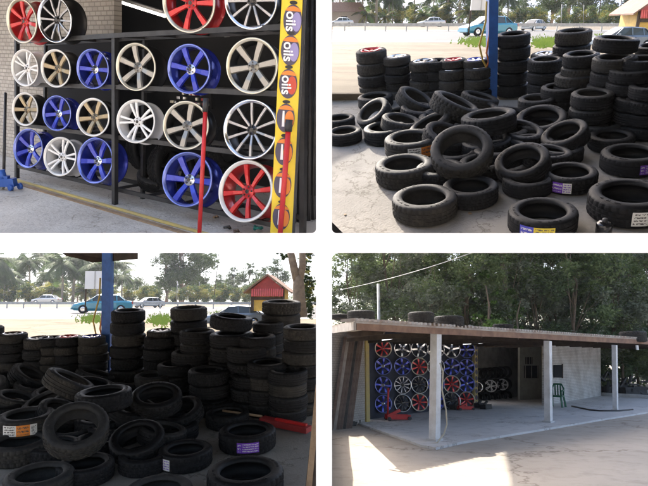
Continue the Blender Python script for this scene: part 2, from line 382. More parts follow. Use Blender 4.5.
# ================================================================ ALLOY WHEELS (unit radius, face toward +Z)
def spoke_mesh(kind, mi_mat):
    g = MB()
    def sp(a, r0, r1, w0, w1, z0=-.20, z1=-.09, th=.07):
        ca, sa = math.cos(a), math.sin(a); t = Vector((-sa, ca, 0)); d = Vector((ca, sa, 0)); Z = Vector((0, 0, 1))
        A = d*r0+Z*z0; m_ = d*(r0+r1)/2+Z*((z0+z1)/2+.035); B = d*r1+Z*z1
        for p, q, wa, wb in ((A, m_, w0, (w0+w1)/2), (m_, B, (w0+w1)/2, w1)):
            g.hexa([p-t*wa/2-Z*th, p+t*wa/2-Z*th, q+t*wb/2-Z*th, q-t*wb/2-Z*th, p-t*wa*.36, p+t*wa*.36, q+t*wb*.36, q-t*wb*.36])
    T = 2*math.pi
    if kind == 'six':
        for k in range(6): sp(T*k/6+.52, .16, .89, .21, .29)
    elif kind == 'seven':
        for k in range(7): sp(T*k/7+.3, .16, .89, .14, .24)
    elif kind == 'eight':
        for k in range(8): sp(T*k/8+.2, .16, .86, .12, .20)
    elif kind == 'mesh':
        for k in range(5):
            for s_ in (-.17, .17, ): 
                a = T*k/5+.3; sp(a+s_, .18, .91, .10, .13)
    elif kind == 'ten':
        for k in range(10): sp(T*k/10+.1, .14, .90, .08, .12, -.17, -.08, .06)
    elif kind == 'five':
        for k in range(5): sp(T*k/5+.3, .14, .91, .3, .22)
    return g.mesh('spokes', [mi_mat])
def wheel_proto(kind, spoke, lip, barrel, hub):
    """returns list of (part name, mesh)"""
    g = MB(); g.lathe([(.90, -.14), (.875, -.09), (.895, -.045), (.93, -.03), (.945, .0), (.985, .004), (1.0, -.03), (.985, -.07), (.94, -.12)], 56, 0)
    lipm = g.mesh('rim_lip', [lip])
    g = MB(); g.lathe([(.93, -.07), (.90, -.2), (.86, -.45), (.88, -.75), (.93, -.86), (.985, -.90), (1.0, -.94), (.95, -.93), (.90, -.84), (.84, -.7), (.83, -.45), (.87, -.2), (.91, -.07)], 56, 0)
    br = g.mesh('rim_barrel', [barrel])
    g = MB(); g.lathe([(.001, -.13), (.09, -.13), (.10, -.16), (.2, -.165), (.23, -.2), (.22, -.3)], 28, 0)
    for k in range(5):
        a = k*T5+.2; g.lathe_off = None
        c = Vector((.155*math.cos(a), .155*math.sin(a), -.15)); g.tube([c-Vector((0, 0, .03)), c+Vector((0, 0, .012))], .028, 8, 1)
    g.tube([Vector((0, 0, -.15)), Vector((0, 0, -.118))], .07, 14, 1)
    hb = g.mesh('hub', [hub, 'black'])
    return [('rim_barrel', br), ('rim_lip', lipm), ('spokes', spoke_mesh(kind, spoke)), ('hub', hb)]
T5 = 2*math.pi/5
WT = {
 'red': wheel_proto('eight', 'red', 'lip_white', 'red', 'red'),
 'redfull': wheel_proto('seven', 'red', 'lip_cream', 'red', 'red'),
 'blackmesh': wheel_proto('ten', 'gunmetal', 'chrome', 'darkbarrel', 'black'),
 'white': wheel_proto('mesh', 'white', 'lip_white', 'white', 'white'),
 'bronze': wheel_proto('six', 'bronze', 'lip_white', 'darkbarrel', 'bronze'),
 'grey': wheel_proto('six', 'grey', 'lip_cream', 'darkbarrel', 'grey'),
 'blue': wheel_proto('six', 'blue', 'blue_lip', 'blue', 'chrome'),
 'star': wheel_proto('five', 'chrome', 'chrome', 'darkbarrel', 'chrome'),
 'ring': wheel_proto('ten', 'black', 'chrome', 'darkbarrel', 'black'),
}
def put_wheel(t, center, axis, radius, label, group, spin=None):
    mw = frame(center, axis, UPV) @ Matrix.Rotation(rnd.uniform(0, 6.28) if spin is None else spin, 4, 'Z') @ Matrix.Diagonal((radius, radius, radius, 1))
    r = empty('alloy_wheel', label, 'wheel', mw, group)
    for nme, me in WT[t]: link(nme, me, r)
    return r

def text_mesh(s_, size):
    cu = bpy.data.curves.new('lettering', 'FONT'); cu.body = s_; cu.size = size; cu.extrude = size*.03; cu.offset = size*.018; cu.align_x = 'CENTER'; cu.align_y = 'CENTER'
    ob = bpy.data.objects.new('tmp', cu); COL.objects.link(ob)
    me = bpy.data.meshes.new_from_object(ob); bpy.data.objects.remove(ob)
    return me

# ================================================================ SCENE 1 : wheel rack in the shop (upper left)
def build_rack_shop():
    def at(px, py, z): return C+ray(px, py)*(z*.82/.9)
    U = tilt(66, 262); h = .82; F = Plane(U, C-U*h)
    BL = F.hit(17, 178); BR = F.hit(282, 243)
    H = (BR-BL).normalized(); NB = H.cross(U); NB = NB if NB.dot(FW) > 0 else -NB; NB = (NB-H*NB.dot(H)).normalized()
    RK = Plane(NB, BL)
    def lp(y): return up_from(BL, U, 17, y)
    def rp(y): return up_from(BR, U, 282, y)
    # floor, walls, ceiling
    def backrow(px):
        lo, hi = 100., 242.
        for _ in range(40):
            m_ = (lo+hi)/2
            if (F.hit(px, m_)-BL-NB*.98).dot(NB) > 0: lo = m_
            else: hi = m_
        return lo
    fq = [F.hit(-60, 242), F.hit(323, 242), F.hit(323, backrow(323)), F.hit(-60, backrow(-60))]
    g = MB(); g.prism([p-U*.02 for p in fq], U*.02)
    tag(g.obj('shop_floor', 'floor1'), kind='structure')
    BW = Plane(NB, BL+NB*.95)
    t = empty('shop_interior', 'dark shop interior with a pale brick side wall behind the wheel rack', 'shop room', loc(BL+NB*.9))
    inv = t.matrix_world.inverted()
    def part(g, name, m):
        g.v = [v-t.location for v in g.v]; return link(name, g.mesh(name, m), t)
    t.location = BL+NB*.9
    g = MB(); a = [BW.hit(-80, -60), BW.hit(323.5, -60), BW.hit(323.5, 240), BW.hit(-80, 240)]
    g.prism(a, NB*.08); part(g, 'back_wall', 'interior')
    SW = Plane(NB, BL+NB*.42)
    g = MB(); a = [SW.hit(-80, -60), SW.hit(114, -60), SW.hit(114, 36), SW.hit(46, 38), SW.hit(46, 176), SW.hit(-80, 176)]
    g.prism(a, NB*.06); wl = part(g, 'brick_wall', 'brick_l')
    me = wl.data; L = me.uv_layers.new(name='UVMap')
    for p in me.polygons:
        for li in p.loop_indices:
            q = me.vertices[me.loops[li].vertex_index].co; L.data[li].uv = (q.dot(H), q.dot(U))
    g = MB(); cz = 2.3
    a = [BW.hit(-80, -58), BW.hit(323.5, -58), at(323.5, -95, 2.6), at(-80, -95, 2.6)]
    g.prism(a, U*.05); part(g, 'ceiling', 'ceil')
    g = MB()   # rafters
    for k in range(5):
        p = BW.hit(10+70*k, -8-3*k); q = at(60+75*k, -60, 2.9); g.beam(p, q, .04, .06, U)
    part(g, 'rafters', 'wood_dark')
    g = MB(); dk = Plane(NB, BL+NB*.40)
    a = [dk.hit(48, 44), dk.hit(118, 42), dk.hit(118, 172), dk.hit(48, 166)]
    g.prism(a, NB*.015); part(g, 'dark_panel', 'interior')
    # right side bundle behind the yellow post: dark pipes
    g = MB()
    for k in range(6):
        x = 297+k*4.6; z = 3.35+.02*k; g.tube([at(x-3, 240, z), at(x+1, -20, z+.05)], .010+.004*(k % 2), 8)
    part(g, 'pipes', 'steel_dark')
    # fluorescent tubes
    for (a, b, z, lab) in (((102, -4), (165, 16), 4.3, 'long lit ceiling tube running away under the dark ceiling above the rack'), ((226, 39), (318, 32), 4.2, 'lit white tube behind the upper right wheels')):
        A, B = at(*a, z), at(*b, z-.25)
        r = empty('tube_light', lab, 'light', loc((A+B)/2)); r.location = (A+B)/2
        g = MB(); g.tube([A-r.location, B-r.location], .011, 10); link('tube', g.mesh('tube', 'tube'), r)
        g = MB(); g.beam(A-r.location+U*.02, B-r.location+U*.02, .05, .018, U); link('fitting', g.mesh('fitting', 'post_white'), r)
    # cable hanging top
    g = MB(); g.tube([at(100, -5, 4.6), at(103, 10, 4.6), at(101, 30, 4.6), at(104, 42, 4.6)], .006, 6)
    tag(g.obj('cable', 'lip_cream'), 'pale cable hanging from the ceiling above the rack', 'cable')
    # rack
    rk = empty('wheel_rack', 'black steel display rack with four rails full of alloy wheels', 'rack', loc(BL)); rk.location = BL
    def rp_(g, name, m='steel_dark'):
        g.v = [v-BL for v in g.v]; return link(name, g.mesh(name, m), rk)
    D = NB*.2
    def X(px, yb, yt, back=0):
        s_ = (px-17)/(282-17)
        b0 = F.hit(px, yb); return b0+NB*back, up_from(b0, U, px, yt)+NB*back
    for px, yb, yt, bk, wd in ((17, 178, 39, 0, .024), (115, 204.5, 35, 0, .026), (288, 245, 20, .12, .026)):
        b_, t_ = X(px, yb, yt, bk); g = MB(); g.beam(b_, t_, wd, wd, NB); rp_(g, 'post')
        g = MB(); g.beam(b_+D, t_+D, wd*.8, wd*.8, NB); rp_(g, 'post')
    rows = [((17, 42), (115, 35.5), (282, 27)), ((17, 84.5), (115, 87), (282, 94)), ((17, 124), (115, 137), (282, 158)), ((17, 166), (115, 189), (282, 227))]
    RAIL = []
    for r in rows:
        P = [up_from(BL, U, *r[0]), RK.hit(*r[1]), up_from(BR, U, *r[2])]; RAIL.append(P)
        for o_ in (Vector((0, 0, 0)), D):
            for i in (0, 1):
                g = MB(); g.beam(P[i]+o_, P[i+1]+o_, .012, .024, U); rp_(g, 'rail')
        for k in range(9):
            s_ = (k+.5)/9; p = P[0].lerp(P[1], s_*2) if s_ < .5 else P[1].lerp(P[2], s_*2-1)
            g = MB(); g.beam(p, p+D, .010, .016, U); rp_(g, 'crossbar')
    # yellow edged kerb bar on the floor
    g = MB(); g.beam(F.hit(16, 181)+U*.010, F.hit(214, 238)+U*.010, .013, .014, U); 
    tag(g.obj('floor_bar', 'yellow_old'), 'long thin yellow bar edging the concrete step below the wheel rack', 'bar')
    g = MB(); a, b = F.hit(14, 183), F.hit(206, 240); g.beam(a+U*.003, b+U*.003, .03, .010, U)
    tag(g.obj('step_edge', 'wood'), 'brown worn edge of the step beside the yellow bar', 'step edge')
    # wheels
    W = [
     ('redfull', 26, 21.5, 27, 41, 'red alloy wheel at the left end of the top rail'),
     ('blackmesh', 59, 20, 31, 43, 'black many spoke wheel with a silver lip, second on the top rail'),
     ('redfull', 193, 3, 52, 56, 'large red alloy wheel with a cream lip high on the top rail'),
     ('blackmesh', 255, 1, 53, 54, 'black thin spoke wheel on the top rail beside the yellow post'),
     ('white', 29, 68, 24, 35, 'white mesh wheel at the left end of the second row'),
     ('bronze', 60, 68.5, 27, 36, 'bronze six spoke wheel with a white lip between the white and blue wheels, second row'),
     ('blue', 97, 69, 30, 38, 'blue six spoke wheel left of the black post in the second row'),
     ('grey', 140, 67, 38, 45, 'grey six spoke wheel with cream lip right of the black post, second row'),
     ('blue', 193, 69, 42, 47, 'blue wheel in the second row right of centre, under the large red wheel'),
     ('grey', 256, 66, 52, 53, 'large grey six spoke wheel with cream lip next to the yellow post'),
     ('bronze', 29, 109, 23, 32, 'small bronze wheel at the left end of the third row'),
     ('blue', 61, 113, 26, 34, 'blue wheel between two bronze wheels in the third row'),
     ('bronze', 97, 117, 31, 37, 'bronze wheel left of the black post in the third row'),
     ('white', 140, 121, 37, 42, 'white mesh wheel right of the black post in the third row'),
     ('grey', 190, 125, 45, 47, 'grey six spoke wheel behind the red jack handle in the third row'),
     ('blackmesh', 254, 129, 54, 58, 'large black many spoke wheel with silver lip, third row by the yellow post'),
     ('blue', 32, 148, 26, 38, 'blue wheel at the left end of the bottom row'),
     ('white', 64, 156, 30, 38, 'white mesh wheel between two blue wheels in the bottom row'),
     ('blue', 99, 160, 33, 45, 'blue wheel with silver hub left of the black post in the bottom row'),
     ('blue', 191, 178.5, 49, 54, 'large blue wheel behind the red jack handle in the bottom row'),
     ('red', 249, 190, 54, 61, 'large red eight spoke wheel with white lip, lowest beside the yellow post'),
    ]
    for (ty, cx, cy, w_, h_, lab) in W:
        p = RK.hit(cx, cy)-NB*.03; z = depth(p); rad = h_/2*z/FPX*1.035
        d = (p-C).normalized(); e1 = (RT-d*RT.dot(d)).normalized(); e2 = e1.cross(d)
        r = min(.95, w_/h_*(.96)); n_ = -d*r-e1*math.sqrt(1-r*r)*.98+e2*.12
        put_wheel(ty, p, n_, rad, lab, 'alloy wheels on the rack')
    # tyres on the floor behind the rack
    for i, (cx, cy, w_, lab) in enumerate([(148, 150, 44, 'black tyre standing on the floor behind the rack by the thin back post'), (172, 168, 50, 'black tyre standing behind the rack left of the large blue wheel'), (228, 148, 44, 'black tyre behind the rack between blue and red wheels'), (158, 178, 40, 'black tyre lying low behind the crossbars of the bottom rail')]):
        z = (4.15-.002*cx)*.82/.9; p = C+ray(cx, cy)*z; d = (p-C).normalized()
        put_tyre(p, -d*.55+(RT*.5 if i < 3 else U*1.2), w_/2*z/FPX, lab, 'tyres behind the wheel rack', U)
    # small shelf of nuts and boxes behind
    t = empty('parts_board', 'hanging board of small chrome and red parts seen between the wheels', 'parts board', loc(at(191, 96, 4.05)))
    o = at(191, 96, 4.05); t.location = o
    g = MB(); g.box((0, 0, 0), (.19, .01, .07), 0, (H, NB, U)); link('board', g.mesh('board', 'interior'), t)
    q = random.Random(3)
    for mname in ('chrome', 'red_dark', 'lip_cream'):
        g = MB()
        for k in range(14):
            g.box(H*q.uniform(-.18, .18)+U*q.choice([-.045, -.015, .015, .045])-NB*.02, (.009, .008, .008), 0, (H, NB, U))
        o_ = link('small_parts', g.mesh('small_parts', mname), t); o_['kind'] = 'stuff'
    # yellow post with decals
    zt = 2.86*.82/.9*1.0
    zt = 2.45; A, B = C+ray(293.5, -25)*2.31, C+ray(281.5, 243)*2.58
    yp = empty('yellow_post', 'bright yellow post with a column of dark oval oils decals beside the rack', 'post', loc(B)); yp.location = B
    ax = (A-B).normalized(); side = RT-ax*RT.dot(ax); side.normalize(); nf = ax.cross(side); nf = nf if nf.dot(FW) < 0 else -nf
    wpost = 21.5/FPX*zt
    g = MB(); g.beam(Vector((0, 0, 0)), A-B, 23/FPX*2.58, .03, nf, w2=20.5/FPX*2.31); link('board', g.mesh('board', 'yellow'), yp)
    g = MB(); g.beam(side*(wpost/2+.006), (A-B)+side*(wpost/2+.006), .012, .034, nf); link('edge', g.mesh('edge', 'steel_dark'), yp)
    for k, (cx, cy) in enumerate([(293, 21), (290.5, 51), (288.5, 84), (286, 118), (284.5, 151), (283, 184), (281.5, 216)]):
        zz = zt+.02; p = C+ray(cx, cy)*(depth(B)+(depth(A)-depth(B))*(243-cy)/268.); 
        cpt = p-B+nf*.018
        cpt = cpt-nf*(cpt.dot(nf)-.0165)
        rx = 8.9/FPX*zt; ry = 14.0/FPX*zt
        def el(sx, sy, off, dz, a0=0, a1=360, n=28, cx_=0, cy_=0):
            return [cpt+side*(cx_+sx*math.cos(R_(a0+(a1-a0)*i/n)))+ax*(cy_+sy*math.sin(R_(a0+(a1-a0)*i/n)))+nf*dz for i in range(n)]
        g = MB(); g.prism(el(rx, ry, 0, 0)[::-1], nf*.002, 0)
        g.prism(el(rx*.92, ry*.5, 0, .0025, 20, 160, cy_=ry*.38)[::-1], nf*.0008, 1)
        g.prism(el(rx*.5, ry*.62, 0, .0025, cx_=rx*.42, cy_=-ry*.1)[::-1], nf*.0012, 2 if k < 3 else 1)
        g.prism(el(rx*.42, ry*.12, 0, 0.001, cx_=0, cy_=ry*1.12)[::-1], nf*.0012, 3)
        dcl = link('decal', g.mesh('decal', ['decal_dark', 'decal_orange', 'decal_violet' if k < 2 else 'decal_red', 'steel_dark']), yp)
        if k > 2:
            g = MB(); g.prism([cpt+nf*.003-side*rx*.35+ax*ry*.5, cpt+nf*.003-side*rx*.15+ax*ry*.5, cpt+nf*.003-side*rx*.1-ax*ry*.6, cpt+nf*.003-side*rx*.4-ax*ry*.6][::-1], nf*.001); link('white_streak', g.mesh('white_streak', 'white_text'), dcl); continue
        me = text_mesh('oils', ry*.95); me.materials.clear(); me.materials.append(M['white_text'])
        mw = Matrix.Translation(cpt+nf*.006-side*rx*.22-ax*ry*.1)
        rot = Matrix((( -ax.x, side.x, nf.x), (-ax.y, side.y, nf.y), (-ax.z, side.z, nf.z))).to_4x4()
        tx = link('lettering', me, dcl); tx.matrix_local = mw @ rot
    # trolley jack handles (red)
    for (a, b, z, lab, wd) in (((205.5, 108), (199, 241), 2.9, 'tall red jack handle with grey grip standing before the blue wheel', .010), ((288.5, 128), (279.5, 242), 2.76, 'red jack handle with black grip leaning on the yellow post', .012)):
        A, B = at(*a, z-(.08 if wd < .011 else .13)), at(*b, z); r = empty('jack_handle', lab, 'jack handle', loc(B)); r.location = B
        g = MB(); g.tube([Vector((0, 0, 0)), A-B], wd, 12); link('bar', g.mesh('bar', 'red_paint'), r)
        g = MB(); g.tube([(A-B)*.97, (A-B)*1.07], wd*1.35, 12); link('grip', g.mesh('grip', 'steel_dark'), r)
    # floor mat / litter bottom right
    for (px, py, m, s_, lab) in ((228, 230, 'junk', .022, 'small dark metal part on the floor under the red wheel'), (236, 233, 'rust', .018, 'small rusty part on the floor under the red wheel'), (259, 231, 'teal', .024, 'small teal plastic part on the floor near the yellow post'), (216, 219, 'wood', .016, 'small brown chip on the floor under the large blue wheel')):
        p = F.hit(px, py)+U*s_*.5; g = MB()
        for k in range(4): g.tube([Vector((rnd.uniform(-1, 1)*s_, rnd.uniform(-1, 1)*s_, rnd.uniform(-.3, .4)*s_)), Vector((rnd.uniform(-1, 1)*s_, rnd.uniform(-1, 1)*s_, rnd.uniform(-.3, .6)*s_))], s_*.3, 8)
        o = g.obj('scrap_part', m); o.location = p; tag(o, lab, 'scrap part')
    # blue trolley jack at left
    o = F.hit(7, 190); r = empty('trolley_jack', 'blue trolley jack with an upright dark handle at the left edge of the rack', 'jack', loc(o)); r.location = o
    sx = RT; g = MB()
    g.beam(-RT*.08+U*.05, RT*.06+U*.05, .05, .05, U); g.beam(-RT*.08+U*.09, RT*.02+U*.07, .035, .04, U); g.tube([U*.05-RT*.01, U*.13-RT*.02], .022, 12); link('body', g.mesh('body', 'blue_jack'), r)
    for k, dx in enumerate((-.06, .055)):
        for dy in (-.03, .03):
            c = RT*dx+NB*dy+U*.02; g = MB(); g.tube([c-NB*.01, c+NB*.01], .02, 16); link('caster', g.mesh('caster', 'blue_jack' if k else 'galv'), r)
    g = MB(); g.tube([U*.08-RT*.01, (C+ray(5.5, 93)*(depth(o)+.1))-o], .009, 10); link('handle', g.mesh('handle', 'steel_dark'), r)
build_rack_shop()

# ================================================================ foliage helpers
def leaf_cloud(clumps, n, size, name, mats, seed, flat=.5):
    """leaf sized quads gathered round many small twigs inside the clumps (centre, radius)"""
    q = random.Random(seed); g = MB(); tot = sum(r**2 for c, r in clumps)
    for c, r in clumps:
        c = Vector(c); k = int(n*r*r/tot); tw = max(4, k//14)
        cols = q.choice([0, 0, 1, 1, 2]) if len(mats) > 2 else q.choice([0, 1])
        for t in range(tw):
            d = Vector((q.gauss(0, 1), q.gauss(0, 1), q.gauss(0, 1))); d.normalize(); rr_ = r*q.uniform(.35, 1.08)
            o = c+Vector((d.x, d.y, d.z*.8))*rr_
            mi = cols if q.random() < .75 else q.randrange(len(mats))
            for i in range(14):
                p = o+Vector((q.gauss(0, 1), q.gauss(0, 1), q.gauss(0, .7)))*r*.16
                a = Vector((q.gauss(0, 1), q.gauss(0, 1), q.gauss(0, flat))).normalized(); b = a.cross(Vector((q.gauss(0, 1), q.gauss(0, 1), q.gauss(0, 1)))).normalized()
                s1 = size*q.uniform(.6, 1.3); s2 = s1*.45
                g.v += [p-a*s1, p+b*s2, p+a*s1, p-b*s2]; m_ = len(g.v); g.f.append([m_-4, m_-3, m_-2, m_-1]); g.m.append(mi); g.smooth.append(False)
    return g.mesh(name, mats)
def tree_proto(seed, H, Rc, mats, trunk_r=.2, nleaf=9000, leaf=.12, crown_base=.3, bark='bark', shape='round'):
    q = random.Random(seed); clumps = []
    nc = 26
    for i in range(nc):
        t = q.random(); zz = H*(crown_base+(1-crown_base)*t)
        if shape == 'cone': rad = Rc*(1-t)*.9+.15*Rc
        elif shape == 'tall': rad = Rc*(.55+.45*math.sin(math.pi*min(1, t*1.05)))
        else: rad = Rc*math.sqrt(max(.05, 1-(2*t-1)**2))
        a = q.uniform(0, 6.28); rr_ = rad*math.sqrt(q.random())*.85
        clumps.append(((rr_*math.cos(a), rr_*math.sin(a), zz), Rc*q.uniform(.2, .42)*(1 if shape != 'cone' else max(.35, 1.1-t))))
    crown = leaf_cloud(clumps, nleaf, leaf, 'crown', mats, seed+1)
    g = MB(); wob = [Vector((q.uniform(-.15, .15)*H*.1*i, q.uniform(-.1, .1)*H*.1*i, H*.9*i/6)) for i in range(7)]
    g.tube(wob, [trunk_r*(1-i/7.5) for i in range(7)], 10)
    for c, r in clumps[::2]:
        c = Vector(c); t0 = wob[min(5, max(1, int(c.z/H*6*.7)))]
        g.tube([t0, (t0+c)/2+Vector((0, 0, .04*H)), c], [trunk_r*.35, trunk_r*.2, trunk_r*.08], 6)
    return [('crown', crown), ('trunk', g.mesh('trunk', bark))]
def palm_proto(seed, H, L=2.6, nf=22, mats=('leaf_dark', 'leaf_mid', 'leaf_mid')):
    q = random.Random(seed); g = MB(); top = Vector((.03*H, 0, H))
    for k in range(nf):
        a = 2*math.pi*k/nf+q.uniform(-.15, .15); el = q.uniform(-.35, 1.15); d = Vector((math.cos(a), math.sin(a), 0)); mi = q.choice([0, 0, 1, 2])
        pts = []; v = d*math.cos(el)+Vector((0, 0, math.sin(el))); p = top.copy(); l = L*q.uniform(.8, 1.1)
        for i in range(11):
            pts.append(p.copy()); p = p+v*l/10; v = (v+Vector((0, 0, -.17))).normalized()
        g.tube(pts, [.03*(1-i/12) for i in range(11)], 4, mi)
        for i in range(1, 11):
            dd = (pts[i]-pts[i-1]).normalized(); sd = dd.cross(Vector((0, 0, 1))); sd = sd.normalized() if sd.length > .1 else d.cross(Vector((0, 0, 1)))
            for j in range(3):
                o = pts[i-1].lerp(pts[i], j/3)
                for sg in (-1, 1):
                    ll = l*.26*math.sin(math.pi*(i+j/3+.5)/12)*q.uniform(.8, 1.15)+.08
                    e = o+(sd*sg*.85+dd*.45-Vector((0, 0, q.uniform(.25, .75)))).normalized()*ll
                    w_ = dd*.028*L/2.6*1.6
                    g.v += [o-w_, o+w_, e+w_*.3, e-w_*.3]; m_ = len(g.v); g.f.append([m_-4, m_-3, m_-2, m_-1]); g.m.append(mi); g.smooth.append(False)
    cr = g.mesh('crown', list(mats))
    g = MB(); g.tube([Vector((-.02*H, 0, 0)), Vector((-.01*H, .05, H*.4)), Vector((.01*H, 0, H*.75)), top], [.19, .15, .13, .12], 10)
    return [('crown', cr), ('trunk', g.mesh('trunk', 'bark_pale'))]
PRO = {
 'broad': tree_proto(11, 8, 3.8, ['leaf_dark', 'leaf_mid', 'leaf_grey'], .3, 15000, .13, .28),
 'broad2': tree_proto(12, 8, 3.2, ['leaf_mid', 'leaf_grey', 'leaf_dark'], .22, 9000, .15, .3),
 'low': tree_proto(13, 4, 3.0, ['leaf_mid', 'leaf_yel', 'leaf_light'], .12, 7000, .15, .08),
 'palm': palm_proto(21, 6.4, 3.6, 30), 'palm2': palm_proto(22, 5.6, 3.6, 28), 'palm_low': palm_proto(23, 2.0, 3.2, 26, ('leaf_yel', 'leaf_light', 'leaf_mid')),
 'forest_a': tree_proto(31, 12, 3.0, ['fl_dark_hazed', 'fl_mid_hazed', 'fl_grey_hazed'], .12, 20000, .11, .12, 'bark', 'tall'),
 'forest_b': tree_proto(32, 13, 2.6, ['fl_mid_hazed', 'fl_grey_hazed', 'fl_mid_hazed'], .11, 15000, .11, .2, 'bark', 'tall'),
 'forest_c': tree_proto(33, 11, 2.8, ['fl_grey_hazed', 'fl_mid_hazed', 'fl_grey_hazed'], .12, 17000, .10, .1, 'bark', 'tall'),
 'cone': tree_proto(34, 6, 2.0, ['leaf_light', 'leaf_mid', 'leaf_light'], .14, 12000, .09, .05, 'bark', 'cone'),
}
def put_proto(key, name, label, cat, base, up, scale, spin, group):
    mw = frame(base, up, FW) @ Matrix.Rotation(spin, 4, 'Z') @ Matrix.Diagonal((scale, scale, scale, 1))
    r = empty(name, label, cat, mw, group)
    for nme, me in PRO[key]: link(nme, me, r)
    return r

# ================================================================ cars (X forward, Z up, metres)
def car_proto(paint):
    P = []
    def loft(sts, mi_f, name, mats):
        g = MB(); K = None
        for (x, ring) in sts:
            K = len(ring); g.v += [Vector((x, y, z)) for y, z in ring]
        for i in range(len(sts)-1):
            for k in range(K):
                g.f.append([i*K+k, i*K+(k+1) % K, (i+1)*K+(k+1) % K, (i+1)*K+k]); g.m.append(mi_f(i, k)); g.smooth.append(False)
        g.f.append(list(range(K))[::-1]); g.m.append(0); g.smooth.append(False)
        g.f.append([(len(sts)-1)*K+k for k in range(K)]); g.m.append(0); g.smooth.append(False)
        me = g.mesh(name, mats); P.append((name, me, None)); return me
    def body(x, hw, z0, z1): return (x, [(-hw*.92, z0), (-hw, z0+.18), (-hw, z1-.16), (-hw*.9, z1-.03), (-hw*.5, z1), (hw*.5, z1), (hw*.9, z1-.03), (hw, z1-.16), (hw, z0+.18), (hw*.92, z0)])
    loft([body(-2.15, .66, .42, .80), body(-2.05, .78, .26, .92), body(-1.5, .84, .2, .98), body(-.5, .85, .19, .95), body(.7, .85, .19, .93), body(1.4, .83, .2, .86), body(1.95, .76, .24, .72), body(2.12, .62, .34, .62)], lambda i, k: 0, 'body', [paint])
    def cab(x, hb, ht, z0, z1): return (x, [(-hb, z0), (-ht, z1-.05), (-ht*.85, z1), (ht*.85, z1), (ht, z1-.05), (hb, z0)])
    loft([cab(-1.75, .74, .70, .92, .96), cab(-1.15, .77, .60, .93, 1.38), cab(-.2, .78, .62, .93, 1.45), cab(.35, .78, .60, .92, 1.40), cab(1.15, .76, .68, .88, .91)], lambda i, k: 1 if k in (1, 2, 3) and i in (1, 2) else 0, 'cabin_glass', ['glass', paint])
    for s_ in (-1, 1):
        for x0_, z0_, x1_, z1_ in ((-.25, .93, -.22, 1.41), (-1.02, .93, -.98, 1.36), (.9, .93, .38, 1.37), (-1.6, .95, -1.12, 1.36)):
            g = MB(); g.beam((x0_, s_*.775, z0_), (x1_, s_*.62, z1_), .07, .03); P.append(('pillar', g.mesh('pillar', paint), None))
    g = MB(); g.lathe([(.20, -.1), (.30, -.1), (.32, -.06), (.32, .06), (.30, .1), (.20, .1)], 28); ty = g.mesh('tyre_ring', 'rubber')
    g = MB(); g.lathe([(.001, .08), (.12, .08), (.2, .09), (.21, .05)], 20); ri = g.mesh('rim', 'chrome')
    for x in (-1.32, 1.32):
        for s_ in (-1, 1): P.append(('wheel', ty, (x, s_*.76, .32, s_, ri)))
    for s_ in (-1, 1):
        g = MB(); g.box((2.02, s_*.5, .62), (.09, .16, .06)); P.append(('headlight', g.mesh('headlight', 'lamp'), None))
        g = MB(); g.box((-2.1, s_*.58, .78), (.06, .12, .09)); P.append(('tail_light', g.mesh('tail_light', 'red_paint'), None))
        g = MB(); g.box((.72, s_*.9, .98), (.06, .08, .05)); P.append(('mirror', g.mesh('mirror', paint), None))
    g = MB(); g.box((2.11, 0, .38), (.06, .68, .07)); P.append(('bumper', g.mesh('bumper', paint), None))
    return P
CARS = {k: car_proto(k) for k in ('car_teal', 'car_silver', 'car_dark')}
def put_car(key, label, group, base, up, heading, scale=1):
    x = (heading-up*heading.dot(up)).normalized(); y = up.cross(x)
    mw = Matrix(((x.x, y.x, up.x, base.x), (x.y, y.y, up.y, base.y), (x.z, y.z, up.z, base.z), (0, 0, 0, 1))) @ Matrix.Diagonal((scale, scale, scale, 1))
    r = empty('parked_car' if key == 'car_dark' else 'car', label, 'car', mw, group)
    for nme, me, w_ in CARS[key]:
        o = link(nme, me, r)
        if w_:
            o.location = w_[:3]; o.rotation_euler = (-w_[3]*math.pi/2, 0, 0); link('rim', w_[4], o)
    return r

